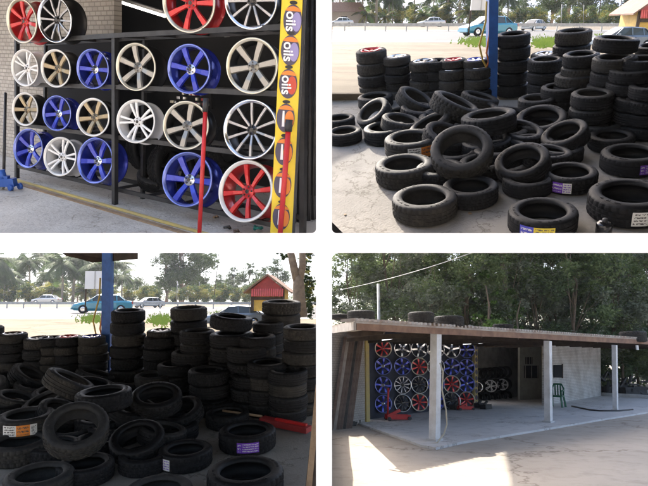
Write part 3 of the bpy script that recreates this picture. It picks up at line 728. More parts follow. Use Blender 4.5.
# ================================================================ SCENES 2 and 3 : the tyre yard, seen twice
def yard(dx, dy, win, where, roofH, vpx, seed):
    q = random.Random(seed)
    yh = 22+dy; BG = tilt(yh); U = tilt(yh, vpx, 6.5)
    X0, X1, Y0, Y1 = win
    def P(x, y): return x+dx, y+dy
    D0 = .60
    # floor plane: the front tyre rests on it
    z0 = FPX*D0/67; contact = at(*P(424, 221), z0*.985)
    F = Plane(U, contact)
    xa, xb = (X0-8 if X0 > 100 else -90), (X1+8 if X1 < 500 else 740)
    if X0 > 100: xa = 324.5
    if X1 < 500: xb = 323.5
    yb = 242.5 if Y1 < 300 else 540
    # concrete floor
    ye = 100+dy
    g = MB(); N = 12
    cols = [xa+(xb-xa)*i/N for i in range(N+1)]
    top = [F.hit(x, ye) for x in cols]; bot = [F.hit(x, yb) for x in cols]
    for i in range(N):
        g.quad(bot[i], bot[i+1], top[i+1], top[i]); g.quad(top[i]-U*.08, top[i+1]-U*.08, bot[i+1]-U*.08, bot[i]-U*.08)
    tag(g.obj('yard_floor', 'floor2', origin=contact), kind='structure')
    # ground beyond: rows of pixels with the depth of a level plane
    mid = F.hit((xa+xb)/2, ye); BP = Plane(BG, mid-U*.03)
    rows = [ye, ye-6, ye-14]+[yh+v for v in (62, 50, 40, 33, 27, 23, 20)]
    def bgp(x, y):
        p = BP.hit(x, y)
        tt = min(1, max(0, (ye-y)/14)); f_ = F.hit(x, ye)
        if tt < 1:
            zz = depth(f_)*(1-tt)+depth(p)*tt; return at(x, y, zz)
        return p
    G = [[bgp(x, y) for x in cols] for y in rows]
    G[0] = [t_-U*.02 for t_ in top]
    def sheet(name, ya, yb_, m, lift):
        g = MB()
        ys = [ya+(yb_-ya)*i/4 for i in range(5)]
        R__ = [[BP.hit(x, y)+BG*lift for x in cols] for y in ys]
        for i in range(4):
            for j in range(N): g.quad(R__[i][j], R__[i][j+1], R__[i+1][j+1], R__[i+1][j])
        tag(g.obj(name, m, origin=R__[0][0]), kind='structure')
    g = MB()
    for i in range(len(rows)-1):
        for j in range(N): g.quad(G[i][j], G[i][j+1], G[i+1][j+1], G[i+1][j])
    tag(g.obj('yard_ground', 'apron', origin=mid), kind='structure')
    sheet('road', yh+19.5, yh+8.5, 'asphalt', .03)
    # road keeps going to the verge, then a verge sheet
    sheet('verge', yh+8.4, yh+3.2, 'apron', .05)
    def gp(x, y, lift=.03): return BP.hit(*P(x, y))+BG*lift
    zr = depth(gp(400, 31))
    # grass patches
    gr = MB()
    for (xc, yc, wx, wy, k) in ((478, 42, 16, 4, 500), (545, 43, 13, 5, 500), (610, 36, 20, 2, 200)):
        for i in range(k):
            o = gp(xc+q.gauss(0, .5)*wx, yc+q.gauss(0, .5)*wy, 0); hh = BG*q.uniform(.08, .24)+RT*q.uniform(-.12, .12); gr.add([o-RT*.05, o+RT*.05, o+hh], [(0, 1, 2)])
    tag(gr.obj('grass', 'grass', origin=gp(478, 42)), 'bright green grass patch between the stacks and the road, '+where, 'grass', kind='stuff')
    inx = lambda x, m=20: X0-m < x+dx < X1+m
    # guard rail
    zg = depth(gp(400, 31.5)); base = [gp(x, 31.5+(x-400)*.002) for x in (xa-dx, xb-dx)]
    r = empty('guard_rail', 'long galvanised guard rail beyond the road, '+where, 'guard rail', loc(base[0])); r.location = base[0]
    d_ = base[1]-base[0]; g = MB()
    for k, hh in ((0, .62), (1, .82)): g.beam(BG*hh, d_+BG*hh, .06, .14, BG)
    g.beam(BG*.72, d_+BG*.72, .03, .12, BG); link('rail', g.mesh('rail', 'galv'), r)
    n_ = int(d_.length/2.4)
    for k in range(n_+1):
        p = d_*(k/n_); g = MB(); g.beam(p-BG*.1, p+BG*.84, .13, .12, FW); link('post', g.mesh('post', 'galv'), r)
    # cars
    def car(key, x, y, wpx, label, ang, yoff=0):
        b = gp(x, y); sc = wpx/FPX*depth(b)/4.1
        hd = (-RT*math.cos(ang)-FW*math.sin(ang)); put_car(key, label+', '+where, 'cars on the road', b, BG, hd, sc)
    if inx(486): car('car_teal', 487, 36.5, 54, 'teal blue car behind the blue post', .32)
    if inx(532): car('car_silver', 533, 31.0, 30, 'silver car on the road right of the blue post', .75)
    if inx(625): car('car_dark', 620, 50, 60, 'slate blue car roof showing behind the tall tyre stacks', .05)
    if inx(418, 0): car('car_silver', 431, 27, 26, 'distant pale car behind the guard rail', 0)
    if inx(358, 0): car('car_silver', 341, 26.5, 24, 'pale van sized car far left behind the guard rail', 0)
    # house far left
    if inx(340):
        b = gp(338, 26); s_ = depth(b)/FPX
        r = empty('house', 'low house with a brown roof far behind the guard rail, '+where, 'house', frame(b, BG, FW))
        g = MB(); g.box((0, 2, 7*s_), (24*s_, 2, 7*s_)); link('wall', g.mesh('wall', 'housewall'), r)
        g = MB(); g.prism([(-28*s_, -1, 13*s_), (28*s_, -1, 13*s_), (22*s_, 1.5, 22*s_), (-22*s_, 1.5, 22*s_)], Vector((0, 3, 0))); link('roof', g.mesh('roof', 'roof_tile'), r)
        for k in (-12, 6): g = MB(); g.box((k*s_, -.02, 6*s_), (3*s_, .03, 3*s_)); link('window', g.mesh('window', 'window_dark'), r)
    # trees beyond
    TR = [('palm', 340, -36, 1.0), ('palm2', 362, -20, 1), ('palm_low', 366, 8, 1), ('palm', 352, -8, 1), ('palm2', 392, -6, 1), ('palm_low', 385, 12, 1), ('broad2', 402, -8, 1), ('palm_low', 424, 10, 1), ('palm_low', 436, 4, 1), ('palm2', 458, -30, 1), ('palm', 447, -2, 1), ('palm_low', 469, 6, 1), ('palm', 500, -20, 1), ('palm2', 506, -8, 1), ('palm_low', 490, 8, 1), ('palm', 518, 0, 1), ('low', 528, 10, 1),
          ('low', 345, 8, 1), ('low', 373, 6, 1), ('low', 396, 9, 1), ('low', 414, 7, 1), ('low', 446, 8, 1), ('low', 480, 8, 1), ('low', 512, 9, 1), ('broad2', 428, -6, .9), ('broad2', 478, -8, .9), ('low', 575, 10, 1), ('low', 588, 9, 1), ('low', 640, 8, 1),
          ('broad2', 338, -12, .9), ('broad2', 384, -10, .9), ('palm', 398, -24, 1), ('broad2', 440, -4, .8), ('palm', 426, -30, 1), ('broad2', 462, -8, .9), ('palm2', 446, -24, 1), ('broad2', 496, -6, .8), ('palm2', 482, -22, 1), ('broad2', 540, -2, .7),
          ('palm', 372, -14, 1), ('palm2', 350, -2, 1), ('palm', 432, -8, 1), ('palm2', 388, -14, 1), ('palm2', 470, -16, 1), ('broad2', 524, -4, .8), ('broad2', 604, -4, .9), ('broad2', 648, -8, 1), ('low', 536, 10, 1), ('low', 608, 8, 1), ('low', 630, 10, 1), ('broad2', 410, 0, .8), ('broad2', 362, 0, .8),
          ('broad', 566, -34, 1.25), ('broad', 551, -22, 1), ('broad', 582, -20, 1), ('low', 560, 12, 1), ('low', 600, 9, 1), ('broad2', 617, -8, 1), ('broad2', 634, -12, 1), ('low', 650, 2, 1), ('low', 540, 13, 1), ('broad2', 660, -16, 1), ('low', 621, 12, 1), ('palm', 413, -22, 1), ('palm2', 376, -30, 1)]
    kinds = {'palm': ('palm_tree', 'tall palm', 'palm'), 'palm2': ('palm_tree', 'drooping palm', 'palm'), 'palm_low': ('palm_tree', 'low yellowish palm', 'palm'), 'broad': ('broadleaf_tree', 'big dark tree', 'tree'), 'broad2': ('broadleaf_tree', 'green broadleaf tree', 'tree'), 'low': ('bushy_tree', 'low bushy tree', 'tree')}
    hs = {'palm': 7.9, 'palm2': 7, 'palm_low': 3.6, 'broad': 8, 'broad2': 8, 'low': 4.2}
    refs = [(340, 'at the far left'), (378, 'left of the middle palms'), (420, 'above the short stacks'), (455, 'left of the sign board'), (492, 'behind the blue post'), (525, 'just right of the blue post'), (566, 'over the tall stacks'), (610, 'left of the red roofed hut'), (660, 'beside the red roofed hut')]
    near = {}
    for i, (k, x, yt, ws) in enumerate(sorted(TR, key=lambda t: t[1])):
        if not (X0-30 < x+dx < X1+24): continue
        if x+dx > X1-22 and X1 < 500 and k in ('broad', 'broad2'): continue
        yb_ = 26.2-q.uniform(0, .6)-(1.1 if k in ('broad', 'broad2', 'palm') else 0); b = BP.hit(x+dx, yb_+dy)
        H = (yb_-yt)*depth(b)/FPX; sc = H/hs[k]*ws
        nm, lb, ct = kinds[k]; rf = min(refs, key=lambda t: abs(t[0]-x))[1]; kk = (lb, rf); near[kk] = near.get(kk, 0)+1
        o_ = ['', ', second one', ', third one', ', fourth one', ', fifth one', ', sixth one', ', seventh one'][near[kk]-1]
        put_proto(k, nm, f'{lb} {rf}{o_}, {where}', ct, b, BG, sc, q.uniform(0, 6.28), 'trees beyond the road')
    hcl = []
    for k in range(60):
        x = X0-20+(X1-X0+40)*k/59-dx
        if x+dx > X1-8 and X1 < 500: continue
        yb_ = q.uniform(24.2, 25.6); b = BP.hit(x+dx, yb_+dy); s_ = depth(b)/FPX; r_ = q.uniform(4.5, 8.5)*s_
        hcl.append((b+BG*r_*q.uniform(.5, 1.2), r_))
    o0 = BP.hit((X0+X1)/2, 25+dy); me = leaf_cloud([(c_-o0, r_) for c_, r_ in hcl], 20000, .28, 'undergrowth', ['leaf_dark', 'leaf_mid', 'leaf_dark'], seed+5)
    uo = link('undergrowth', me); uo.location = o0; tag(uo, 'dark continuous undergrowth beyond the guard rail, '+where, 'undergrowth', kind='stuff')
    # light poles
    for (x, yt, yb_, wd, lab) in ((598, -30, 26, .09, 'dark slanting utility pole left of the hut'), (583, 5, 26, .05, 'short pale pole behind the tyre stacks'), (561, 4, 27, .05, 'short pale pole under the big round tree'), (618, -14, 25, .05, 'thin distant lamp pole'), (628, -12, 25, .05, 'thin distant lamp pole near the hut'), (637, -30, 24, .08, 'tall dark pole just left of the hut roof')):
        if not inx(x, 0): continue
        b = gp(x, yb_); tp = up_from(b, BG, *P(x+(6 if wd == .09 else 1), yt)); g = MB(); g.tube([b, tp], [wd*1.6, wd], 8)
        if wd == .05 and yt < 0: g.beam(tp, tp-RT*1.2+BG*.1, .08, .06)
        tag(g.obj('utility_pole', 'galv' if wd < .08 else 'wood_dark', origin=b), f'{lab}, {where}', 'pole', 'poles by the road')
    # hut
    if inx(650, 25):
        zb = 24.0; s_ = zb/FPX; o = at(*P(652, 34), zb)
        r = empty('hut', 'small wooden hut with a red gable roof front and yellow board wall, '+where, 'hut', frame(o, BG, FW*.99+RT*.04))
        def hp(g, n_, m): return link(n_, g.mesh(n_, m), r)
        g = MB(); g.box((1*s_, 1.0, 12*s_), (15*s_, .95, 12*s_)); hp(g, 'wall', 'hut_yellow')
        for k in (-15.5, 15.5): g = MB(); g.box((k*s_, .03, 12*s_), (1.3*s_, .05, 12*s_)); hp(g, 'corner_post', 'wood_dark')
        g = MB(); g.prism([(-17*s_, -.05, 21*s_), (17*s_, -.05, 21*s_), (0, -.05, 35*s_)], Vector((0, .05, 0))); hp(g, 'gable', 'red_dark')
        g = MB()
        for k in range(15): g.beam((-15*s_+k*2.14*s_, -.16, 14.5*s_), (-15*s_+k*2.14*s_, -.07, 22*s_), 1.7*s_, .05, Vector((0, 1, 0)))
        hp(g, 'awning', 'awning_red')
        g = MB()
        for s2 in (-1, 1): g.prism([(0, -.2, 37*s_), (s2*24*s_, -.2, 19*s_), (s2*24*s_, -.2, 17.5*s_), (0, -.2, 35*s_)][::s2], Vector((0, 2.4, 0)))
        hp(g, 'roof', 'roof_tile')
        g = MB(); g.box((0, -.02, 12.5*s_), (14*s_, .03, 1.5*s_)); hp(g, 'beam', 'wood_dark')
    # big tree trunk right (scene 3)
    if X1 < 500:
        zb = 19; o = at(*P(684, 40), zb); r = empty('rain_tree', 'large tree with forked pale brown trunk at the right edge, '+where, 'tree', frame(o, BG, FW)); s_ = zb/FPX
        g = MB(); g.tube([(0, 0, 0), (-.5*s_, 0, 18*s_), (-1*s_, 0, 32*s_), (-1.5*s_, 0, 40*s_), (-2*s_, 0, 46*s_)], [8*s_, 6.4*s_, 5.9*s_, 4.8*s_, .8*s_], 12); g.tube([(-1*s_, 0, 32*s_), (-6*s_, 0, 50*s_), (-11*s_, 0, 74*s_)], [4.8*s_, 4*s_, 3.4*s_], 10); g.tube([(-1*s_, 0, 32*s_), (3*s_, 0, 52*s_), (2*s_, 0, 74*s_)], [4.2*s_, 3.6*s_, 3.2*s_], 10)
        link('trunk', g.mesh('trunk', 'bark'), r)
        cl = [((q.uniform(5, 12)*s_, q.uniform(.2, .8), q.uniform(2, 68)*s_), q.uniform(4, 7)*s_) for _ in range(34)]
        link('foliage', leaf_cloud(cl, 5000, .045, 'foliage', ['leaf_dark', 'leaf_mid', 'leaf_yel'], 5), r)
        cl = [((q.uniform(-24, -8)*s_, q.uniform(-.3, .3), q.uniform(58, 68)*s_), q.uniform(2, 4)*s_) for _ in range(6)]
        link('hanging_leaves', leaf_cloud(cl, 260, .06, 'hanging_leaves', ['leaf_dark', 'leaf_mid'], 6), r)
    # blue post with cables and the sign board
    pb = F.hit(*P(491.5, 98)); zpt = depth(pb); pt_ = up_from(pb, U, *P(492.5, -32))
    r = empty('blue_post', 'square blue steel post holding the yard roof, '+where, 'post', loc(pb)); r.location = pb
    g = MB(); g.beam(Vector((0, 0, 0)), pt_-pb, 8.6/FPX*zpt, 8.6/FPX*zpt, FW); link('column', g.mesh('column', 'blue_post'), r)
    g = MB(); wx = 8.6/FPX*zpt; uu = (pt_-pb).normalized()
    c0 = -RT*wx*.62-FW*.05
    L_ = (pt_-pb).length
    def hose(offs, m, nm):
        g = MB(); g.tube([c0+RT*a*wx+uu*b*L_ for a, b in offs], .014, 6); link(nm, g.mesh(nm, m), r)
    hose([(-.1, .75), (-.2, .6), (-.9, .42), (-.5, .3), (.1, .22), (-.6, .12), (-.2, 0)], 'hose', 'hose')
    hose([(.25, .7), (.2, .5), (-.1, .36), (.3, .25), (.4, .33), (-.4, .2), (.2, .05)], 'hose_orange', 'cord')
    sb = at(*P(469, 33), zpt*2.2); z2 = zpt*2.2; s_ = z2/FPX
    r = empty('sign_board', 'pale grey sign board on a thin pole beside the blue post, '+where, 'sign', frame(sb, BG, FW))
    g = MB(); g.tube([(0, .05, 0), (0, .05, 38*s_)], .7*s_, 8); link('pole', g.mesh('pole', 'wood_dark'), r)
    g = MB(); g.box((8.5*s_, 0, 30*s_), (9*s_, .03, 9*s_)); link('board', g.mesh('board', 'sign'), r)
    g = MB(); g.box((9.5*s_, -.04, 30*s_), (.4*s_, .012, 9*s_)); link('joint', g.mesh('joint', 'galv'), r)
    # yard roof above the frame: its shade is what darkens the tyres
    g = MB()
    if Y1 < 300:
        RP = []
        for (x, y) in [(326, 104), (430, 99), (540, 96), (780, 88), (900, 330), (480, 330), (462, 232), (440, 168), (424, 150), (398, 126), (326, 163)]:
            RP.append(F.hit(x, y)+SUND*(roofH/SUND.dot(U)))
        g.prism(RP, U*.06)
        g.prism([F.hit(x, y)+U*(roofH-.1) for x, y in ((425, 103), (860, 103), (860, 800), (470, 800))], U*.06)
        o_ = g.obj('yard_roof', 'wood_dark', origin=RP[0])
        w0, w1 = F.hit(735, 420), F.hit(690, 102); g = MB(); g.prism([w0, w1, w1+U*(roofH-.12), w0+U*(roofH-.12)], RT*.12)  # added wall out of view, there to darken the yard floor
        tag(g.obj('yard_shade_wall', 'interior', origin=w0), 'added unseen dark board wall shading the tyre yard from the right, '+where, 'wall')
    else:
        g.prism([at(-420, 243, 2.75), at(323, 243, 2.75), at(323, 243, 8.2), at(215, 243, 11.8), at(-420, 243, 14)], UPV*.03)
        o_ = g.obj('yard_roof', 'wood_dark', origin=at(100, 243, 5))
    tag(o_, 'sheet metal roof shading the tyre yard, '+where, 'roof')
    if Y1 > 300:   # visible corner of the eave at the top of the post
        a, b = at(58, 250, 9.2), at(114, 251.5, zpt); g = MB(); g.prism([a, b, b-UPV*.16, at(92, 262.5, 9.2), at(78, 258.5, 9.2), at(66, 256, 9.2)], FW*1.2)
        tag(g.obj('eave_corner', 'wood_dark', origin=a), 'dark ragged eave corner above the blue post in the lower left scene', 'eave')
        a, b = at(307.2, 505, 4.3), at(318.5, 385, 4.55); g = MB(); g.beam(a, b, .045, .09, FW); 
        tag(g.obj('leaning_plank', 'wood', origin=a), 'leaning brown timber plank at the right edge of the lower left scene', 'plank')
        g = MB(); g.prism([at(303, 508, 4.4), at(323.5, 508, 4.4), at(323.5, 385, 4.7), at(316.5, 385, 4.7)][::-1], FW*.03)
        tag(g.obj('side_board', 'wood_dark', origin=at(303, 508, 4.4)), 'dark board behind the leaning plank at the right edge', 'board')
    # ---------------- stacks
    ordn = ['lowest tyre']+[k_+' tyre up' for k_ in ('second', 'third', 'fourth', 'fifth', 'sixth', 'seventh', 'eighth', 'ninth', 'tenth')]
    STK_ = [
     (371, 49.5, 32, 0, 'leftmost short stack', RIM_R, 1), (397, 56, 27.5, 0, 'second short stack from left', RIM_S, 1), (423.5, 60.5, 29, 0, 'third short stack from left', RIM_S, 1), (451.5, 68.5, 27.5, 0, 'fourth short stack from left', RIM_S, 1), (478, 66.5, 28, 0, 'short stack touching the blue post', RIM_S, 1),
     (453, 59, 26, 1, 'back row stack with a red rim', RIM_R, 0), (476, 59, 26, 1, 'back row stack with a blue rim', RIM_B, 1), (436, 60, 26, 1, 'back row stack between short stacks', None, 0),
     (513, 33, 34, 0, 'tall stack just right of the blue post', None, 0), (546, 58.5, 35, 0, 'second tall stack right of the post', None, 0), (546, 53, 29, 1, 'stack behind the second tall stack', RIM_S, 1),
     (573.5, 30, 36, 1, 'tall back stack with open top', None, 1), (581.5, 53, 36, 0, 'third tall stack right of the post', None, 0), (616, 42, 44, 0, 'wide tall stack with a tilted top tyre', None, 0),
     (593, 92, 41, 0, 'low stack before the tall ones', None, 0), (653, 45, 31, 0, 'dark stack before the red hut', None, 0), (666, 24, 39, 1, 'back stack right below the hut', None, 1), (687, 49, 40, 0, 'rightmost leaning stack with pale edges', None, 1), (642, 58, 38, 0, 'dark stack near the right edge', None, 0), (636, 96, 40, 0, 'dark lower stack at the right', None, 0), (672, 92, 40, 0, 'dark lower stack at far right', None, 0),
     (560, 86, 36, 0, 'dark low stack between tall stacks', None, 0), (622, 88, 42, 0, 'dark stack under the hut side', None, 0), (537, 97, 36, 0, 'low dark stack by the second tall one', None, 0), (597, 62, 38, 0, 'dark tall stack between wide ones', None, 0), (632, 68, 42, 0, 'dark stack filling the right', None, 0), (652, 84, 42, 0, 'dark stack in front at the right edge', None, 0), (575, 74, 38, 0, 'dark stack in the middle gap', None, 0)]
    BASE0 = {'dark tall stack between wide ones': 112, 'dark stack filling the right': 128, 'dark stack in front at the right edge': 136, 'dark stack in the middle gap': 116}
    BASE = {'second tall stack right of the post': 104, 'third tall stack right of the post': 114, 'wide tall stack with a tilted top tyre': 122, 'low stack before the tall ones': 133, 'dark stack before the red hut': 116, 'rightmost leaning stack with pale edges': 134, 'dark stack near the right edge': 126, 'dark lower stack at the right': 134, 'dark lower stack at far right': 142, 'dark low stack between tall stacks': 120, 'back stack right below the hut': 108, 'dark stack under the hut side': 124, 'low dark stack by the second tall one': 124}; BASE.update(BASE0)
    for (x, y, w_, back, nm, rim, dusty) in STK_:
        if not inx(x, 14): continue
        if X1 < 500 and x+dx+w_/2 > X1+7: w_ = 2*(X1+7-x-dx)
        z = FPX*D0/w_*(1.0 if not back else 1.0)
        z = min(z, depth(F.hit(*P(x, 101)))-.1)
        rad = w_/2*z/FPX
        T_ = at(*P(x, y), z); Hh = F.height(T_); th = rad*HALF*2*1.0
        n_ = max(2, round(Hh/th)); th = Hh/n_
        if nm in BASE:
            base = F.hit(*P(x, BASE[nm])); T_ = up_from(base, U, *P(x, y)); z = depth(T_); rad = w_/2*z/FPX; Hh = F.height(T_); n_ = max(2, round(Hh/(rad*.64))); th = Hh/n_
        base = T_-U*Hh; full = []
        jit = Vector((0, 0, 0))
        for k in range(n_):
            c = base+U*th*(k+.5)
            e1 = (RT-U*RT.dot(U)).normalized(); e2 = U.cross(e1)
            j = e1*q.uniform(-.016, .016)+e2*q.uniform(-.016, .016)
            ax = U+e1*q.uniform(-.012, .012)+e2*q.uniform(-.015, .01)
            if k == n_-1 and 'tilted' in nm: ax = U+e1*.12; c = c+U*.05
            if k == n_-1: j *= .3
            r_ = rad*q.uniform(.95, 1.0)
            # thickness follows th
            top_rim = rim if (k == n_-1 and rim) else None
            mw = frame(c+j, ax, c-C) @ Matrix.Rotation(q.uniform(0, 6.28), 4, 'Z') @ Matrix.Diagonal((r_, r_, th/(2*.335), 1))
            lab = (ordn[k] if k < n_-1 else 'topmost tyre')+f' of the {nm}, {where}'
            o = link('tyre', TY[q.choice([1, 3]) if (dusty and k >= n_-1) or q.random() < (.4 if dusty else .15) else q.choice([0, 0, 2, 4])], None, mw); tag(o, lab, 'tyre', 'tyres in stacks')
            if top_rim: link('wheel_rim', top_rim, o)
    # ---------------- single tyres: (x, y of the near ring centre, width, ratio, tilt direction, kind, label)
    G_ = [
     (339, 117, 32, 'L', 90, 'black tyre lying at the far left edge, behind the other', None, 0),
     (344, 130, 36, 'L', 90, 'black tyre lying at the left edge of the floor', None, 0),
     (375, 95, 36, 'L', 90, 'tyre lying before the leftmost short stack', None, 0),
     (371, 110, 37, .50, 128, 'tyre tipped to the left near the left end of the pile', None, 1),
     (385, 126, 45, 'L', 90, 'tyre lying flat at the left end of the pile', None, 0),
     (398, 112, 30, .40, 100, 'small tyre wedged at the back left of the pile', None, 1),
     (418, 96, 40, .33, 62, 'tyre tipped right on top of the back of the pile', None, 1),
     (420, 107, 38, .30, 85, 'tyre lying below the tipped one at the back of the pile', None, 1),
     (428, 121, 46, .28, 118, 'thin looking tyre leaning left in the pile', None, 1),
     (458, 100, 50, .18, 66, 'tyre showing its ribbed tread, tipped right in the pile', None, 1),
     (481, 95, 38, .18, 76, 'ribbed tyre at the foot of the blue post', None, 1),
     (511, 101, 34, 'P', 90, 'tyre lying at the back right of the blue post', None, 0),
     (488, 113, 54, .22, 98, 'large tyre lying aslant in the middle of the pile', None, 0),
     (541, 116, 50, .52, 95, 'tyre tipped toward the viewer at the right of the pile', None, 0),
     (461, 146, 62, .76, 98, 'big tyre leaning upright in the front of the pile', None, 1),
     (470, 184, 56, 'L', 90, 'dark tyre lying under the big leaning tyre', None, 0),
     (411, 136, 54, 'P', 94, 'tyre with a white and orange label on the lying pair', 'orange', 1),
     (404, 162, 60, 'L', 90, 'lower tyre of the pair with ribbed tread', None, 1),
     (424, 195, 66, 'L', 90, 'front tyre lying alone on the sunlit floor edge', None, 1),
     (521, 158, 54, .62, 105, 'dark tyre standing in the middle of the pile', None, 0),
     (563, 131, 46, .5, 112, 'tyre leaning behind the purple labelled tyre', None, 0),
     (593, 146, 26, .55, 140, 'small tyre half hidden at the right end of the pile', None, 0),
     (570, 170, 54, 'L', 90, 'tyre with a purple and white label in the centre right', 'purple_side', 0),
     (632, 151, 58, 'L', 90, 'tyre with a purple label near the right edge', 'purple', 0),
     (543, 209, 68, 'L', 90, 'front tyre with a blue and yellow label', 'blue', 0),
     (630, 191, 78, 'L', 90, 'largest front tyre with a green and white label', 'green', 0),
     (600, 122, 42, 'L', 90, 'dark tyre lying between the stacks and the pile', None, 0),
     (520, 128, 50, .4, 80, 'dark tyre buried in the middle of the pile', None, 0),
     (500, 146, 52, .3, 95, 'dark tyre in the core of the pile', None, 0),
     (548, 150, 48, .3, 85, 'dark tyre in the right core of the pile', None, 0),
     (440, 166, 50, 'L', 90, 'dark tyre lying in shade beneath the pile', None, 0),
     (505, 182, 50, 'L', 90, 'dark tyre lying before the standing one', None, 0) if False else None,
     (575, 116, 44, 'L', 90, 'shaded tyre lying beside the low dark stack', None, 0), (612, 134, 44, 'L', 90, 'shaded tyre lying above the small half hidden one', None, 0), (455, 150, 46, 'L', 90, 'shaded tyre lying inside the pile', None, 0), (483, 160, 48, 'L', 90, 'shaded tyre lying right of the big leaning tyre', None, 0), (530, 140, 48, 'L', 90, 'shaded tyre lying in the core of the pile', None, 0), (505, 128, 48, 'L', 90, 'shaded tyre lying under the aslant one', None, 0), (458, 118, 46, 'L', 90, 'shaded tyre lying under the ribbed one', None, 0), (560, 146, 46, 'L', 90, 'shaded tyre lying behind the violet label', None, 0), (528, 176, 50, 'L', 90, 'shaded tyre lying under the standing one', None, 0), (548, 122, 46, 'L', 90, 'shaded tyre under the tipped one', None, 0), (486, 138, 50, .35, 95, 'dark tyre on edge right of the big leaning tyre', None, 0), (512, 112, 44, .3, 80, 'dark tyre heaped at the back right of the pile', None, 0),
     (592, 108, 44, 'L', 90, 'shaded tyre lying before the dark stacks at the right', None, 0), (448, 132, 46, .45, 70, 'shaded tyre tipped behind the big leaning tyre', None, 0), (402, 118, 40, .3, 80, 'shaded tyre tipped in the left of the pile', None, 1), (440, 112, 44, .3, 100, 'shaded tyre tipped between the ribbed tyres', None, 1), (477, 104, 44, .25, 84, 'shaded tyre tipped below the blue post', None, 0),
     (437, 130, 44, .3, 100, 'dark tyre behind the big leaning tyre', None, 0),
     (470, 122, 46, .3, 90, 'dark tyre beneath the ribbed ones', None, 0),
     (332, 236, 30, .3, 40, 'tyre corner at the bottom left', None, 0) if False else None,
    ]
    for e in G_:
        if not e: continue
        x, y, w_, r, phi, lab, stk, dusty = e
        if not inx(x, 26): continue
        if X0 > 100 and x+dx-w_/2 < X0-9: continue
        px, py = P(x, y)
        if r == 'L':     # resting on the floor: depth from the floor, size from the width
            rad = .3
            for _ in range(4):
                T_ = F.hit(px, py, rad*HALF*2*1.02); rad = w_/2*depth(T_)/FPX/1.02
            ax = U; c = T_-U*rad*.335
        elif r == 'P':
            zz = FPX*D0/w_; T_ = at(px, py, zz); rad = .3; ax = U; c = T_-U*rad*.335
        else:
            zz = FPX*D0*.98/w_; T_ = at(px, py, zz); rad = .3
            d = (T_-C).normalized(); e1 = (RT-d*RT.dot(d)).normalized(); e2 = e1.cross(d); ph = R_(phi)
            ax = -d*r+(e1*math.cos(ph)+e2*math.sin(ph))*math.sqrt(1-r*r)
            for _ in range(40):
                T_ = at(px, py, zz); rad = w_/2*zz/FPX; c = T_-ax*rad*.335; au = abs(ax.dot(U))
                if F.height(c)-rad*math.sqrt(max(0, 1-au*au))-rad*.33*au > -.01: break
                zz *= .985
        sr = {'orange': .25, 'purple': .15, 'purple_side': -.75, 'blue': -.55, 'green': .05}.get(stk, 0)
        put_tyre(c, ax, rad, ('black ' if 'dark' not in lab else '')+lab+', '+where, 'loose tyres on the yard floor', hint=FW, dusty=dusty, sticker=stk, srot=sr)
    # small things
    if Y1 < 300:
        o = F.hit(603, 236); r = empty('canister', 'small black canister between the two front right tyres', 'canister', frame(o, U, FW) @ Matrix.Diagonal((.75, .75, .75, 1))); g = MB(); g.lathe([(.001, .17), (.05, .17), (.075, .15), (.08, .14), (.08, .0), (.001, 0)], 24); link('body', g.mesh('body', 'black'), r); g = MB(); g.lathe([(.001, .2), (.025, .2), (.028, .165)], 16); link('cap', g.mesh('cap', 'steel_dark'), r)
        a = at(329.2, 215, 4.7); g = MB(); g.prism([at(325, 215, 4.6), at(325, 240, 4.6), at(350, 240, 4.6)], FW*.05)  # flat dark piece added in place of a tyre's corner
        tag(g.obj('tyre_corner', 'rubber', origin=a), 'flat dark stand-in for a tyre corner at the bottom left of the upper right scene', 'mat')
    else:
        a, b = F.hit(262, 424.5), F.hit(309, 434); r = empty('floor_jack', 'low dull red floor jack lying behind the labelled tyre at the right', 'jack', loc(a)); r.location = a
        g = MB(); g.beam(U*.06, b-a+U*.05, .12, .07, U, w2=.13, h2=.06); link('body', g.mesh('body', 'red_dark'), r)
        g = MB(); g.beam((b-a)*.3+U*.10, (b-a)*.95+U*.10, .04, .025, U); link('arm', g.mesh('arm', 'red_paint'), r)
        g = MB(); g.tube([U*.1, U*.14-RT*.5+FW*.1], .015, 8); link('handle', g.mesh('handle', 'wood'), r)
    for (x, y, wl) in ((401, 205, 'left of the lone front tyre'), (345, 215, 'on the bare sunlit floor'), (470, 214, 'right of the lone front tyre'), (590, 205, 'between the two front right tyres'), (520, 195, 'before the dark standing tyre')):
        if not inx(x, 0): continue
        p = F.hit(*P(x, y))+U*.006; g = MB(); 
        vs = [p+(RT*math.cos(a)*q.uniform(.01, .03)+U.cross(RT)*math.sin(a)*q.uniform(.01, .03)) for a in [k*1.05 for k in range(6)]]; g.prism(vs, U*.004)
        tag(g.obj('paper_scrap', 'sheet_grey' if x > 500 else 'wood', origin=p), f'tiny scrap {wl}, '+where, 'scrap', 'paper scraps on the floor')
yard(0, 0, (332, 648, 0, 233), 'upper right scene', 3.0, 470, 101)
yard(-384.5, 277, (0, 316, 253, 486), 'lower left scene', 3.4, 324, 202)

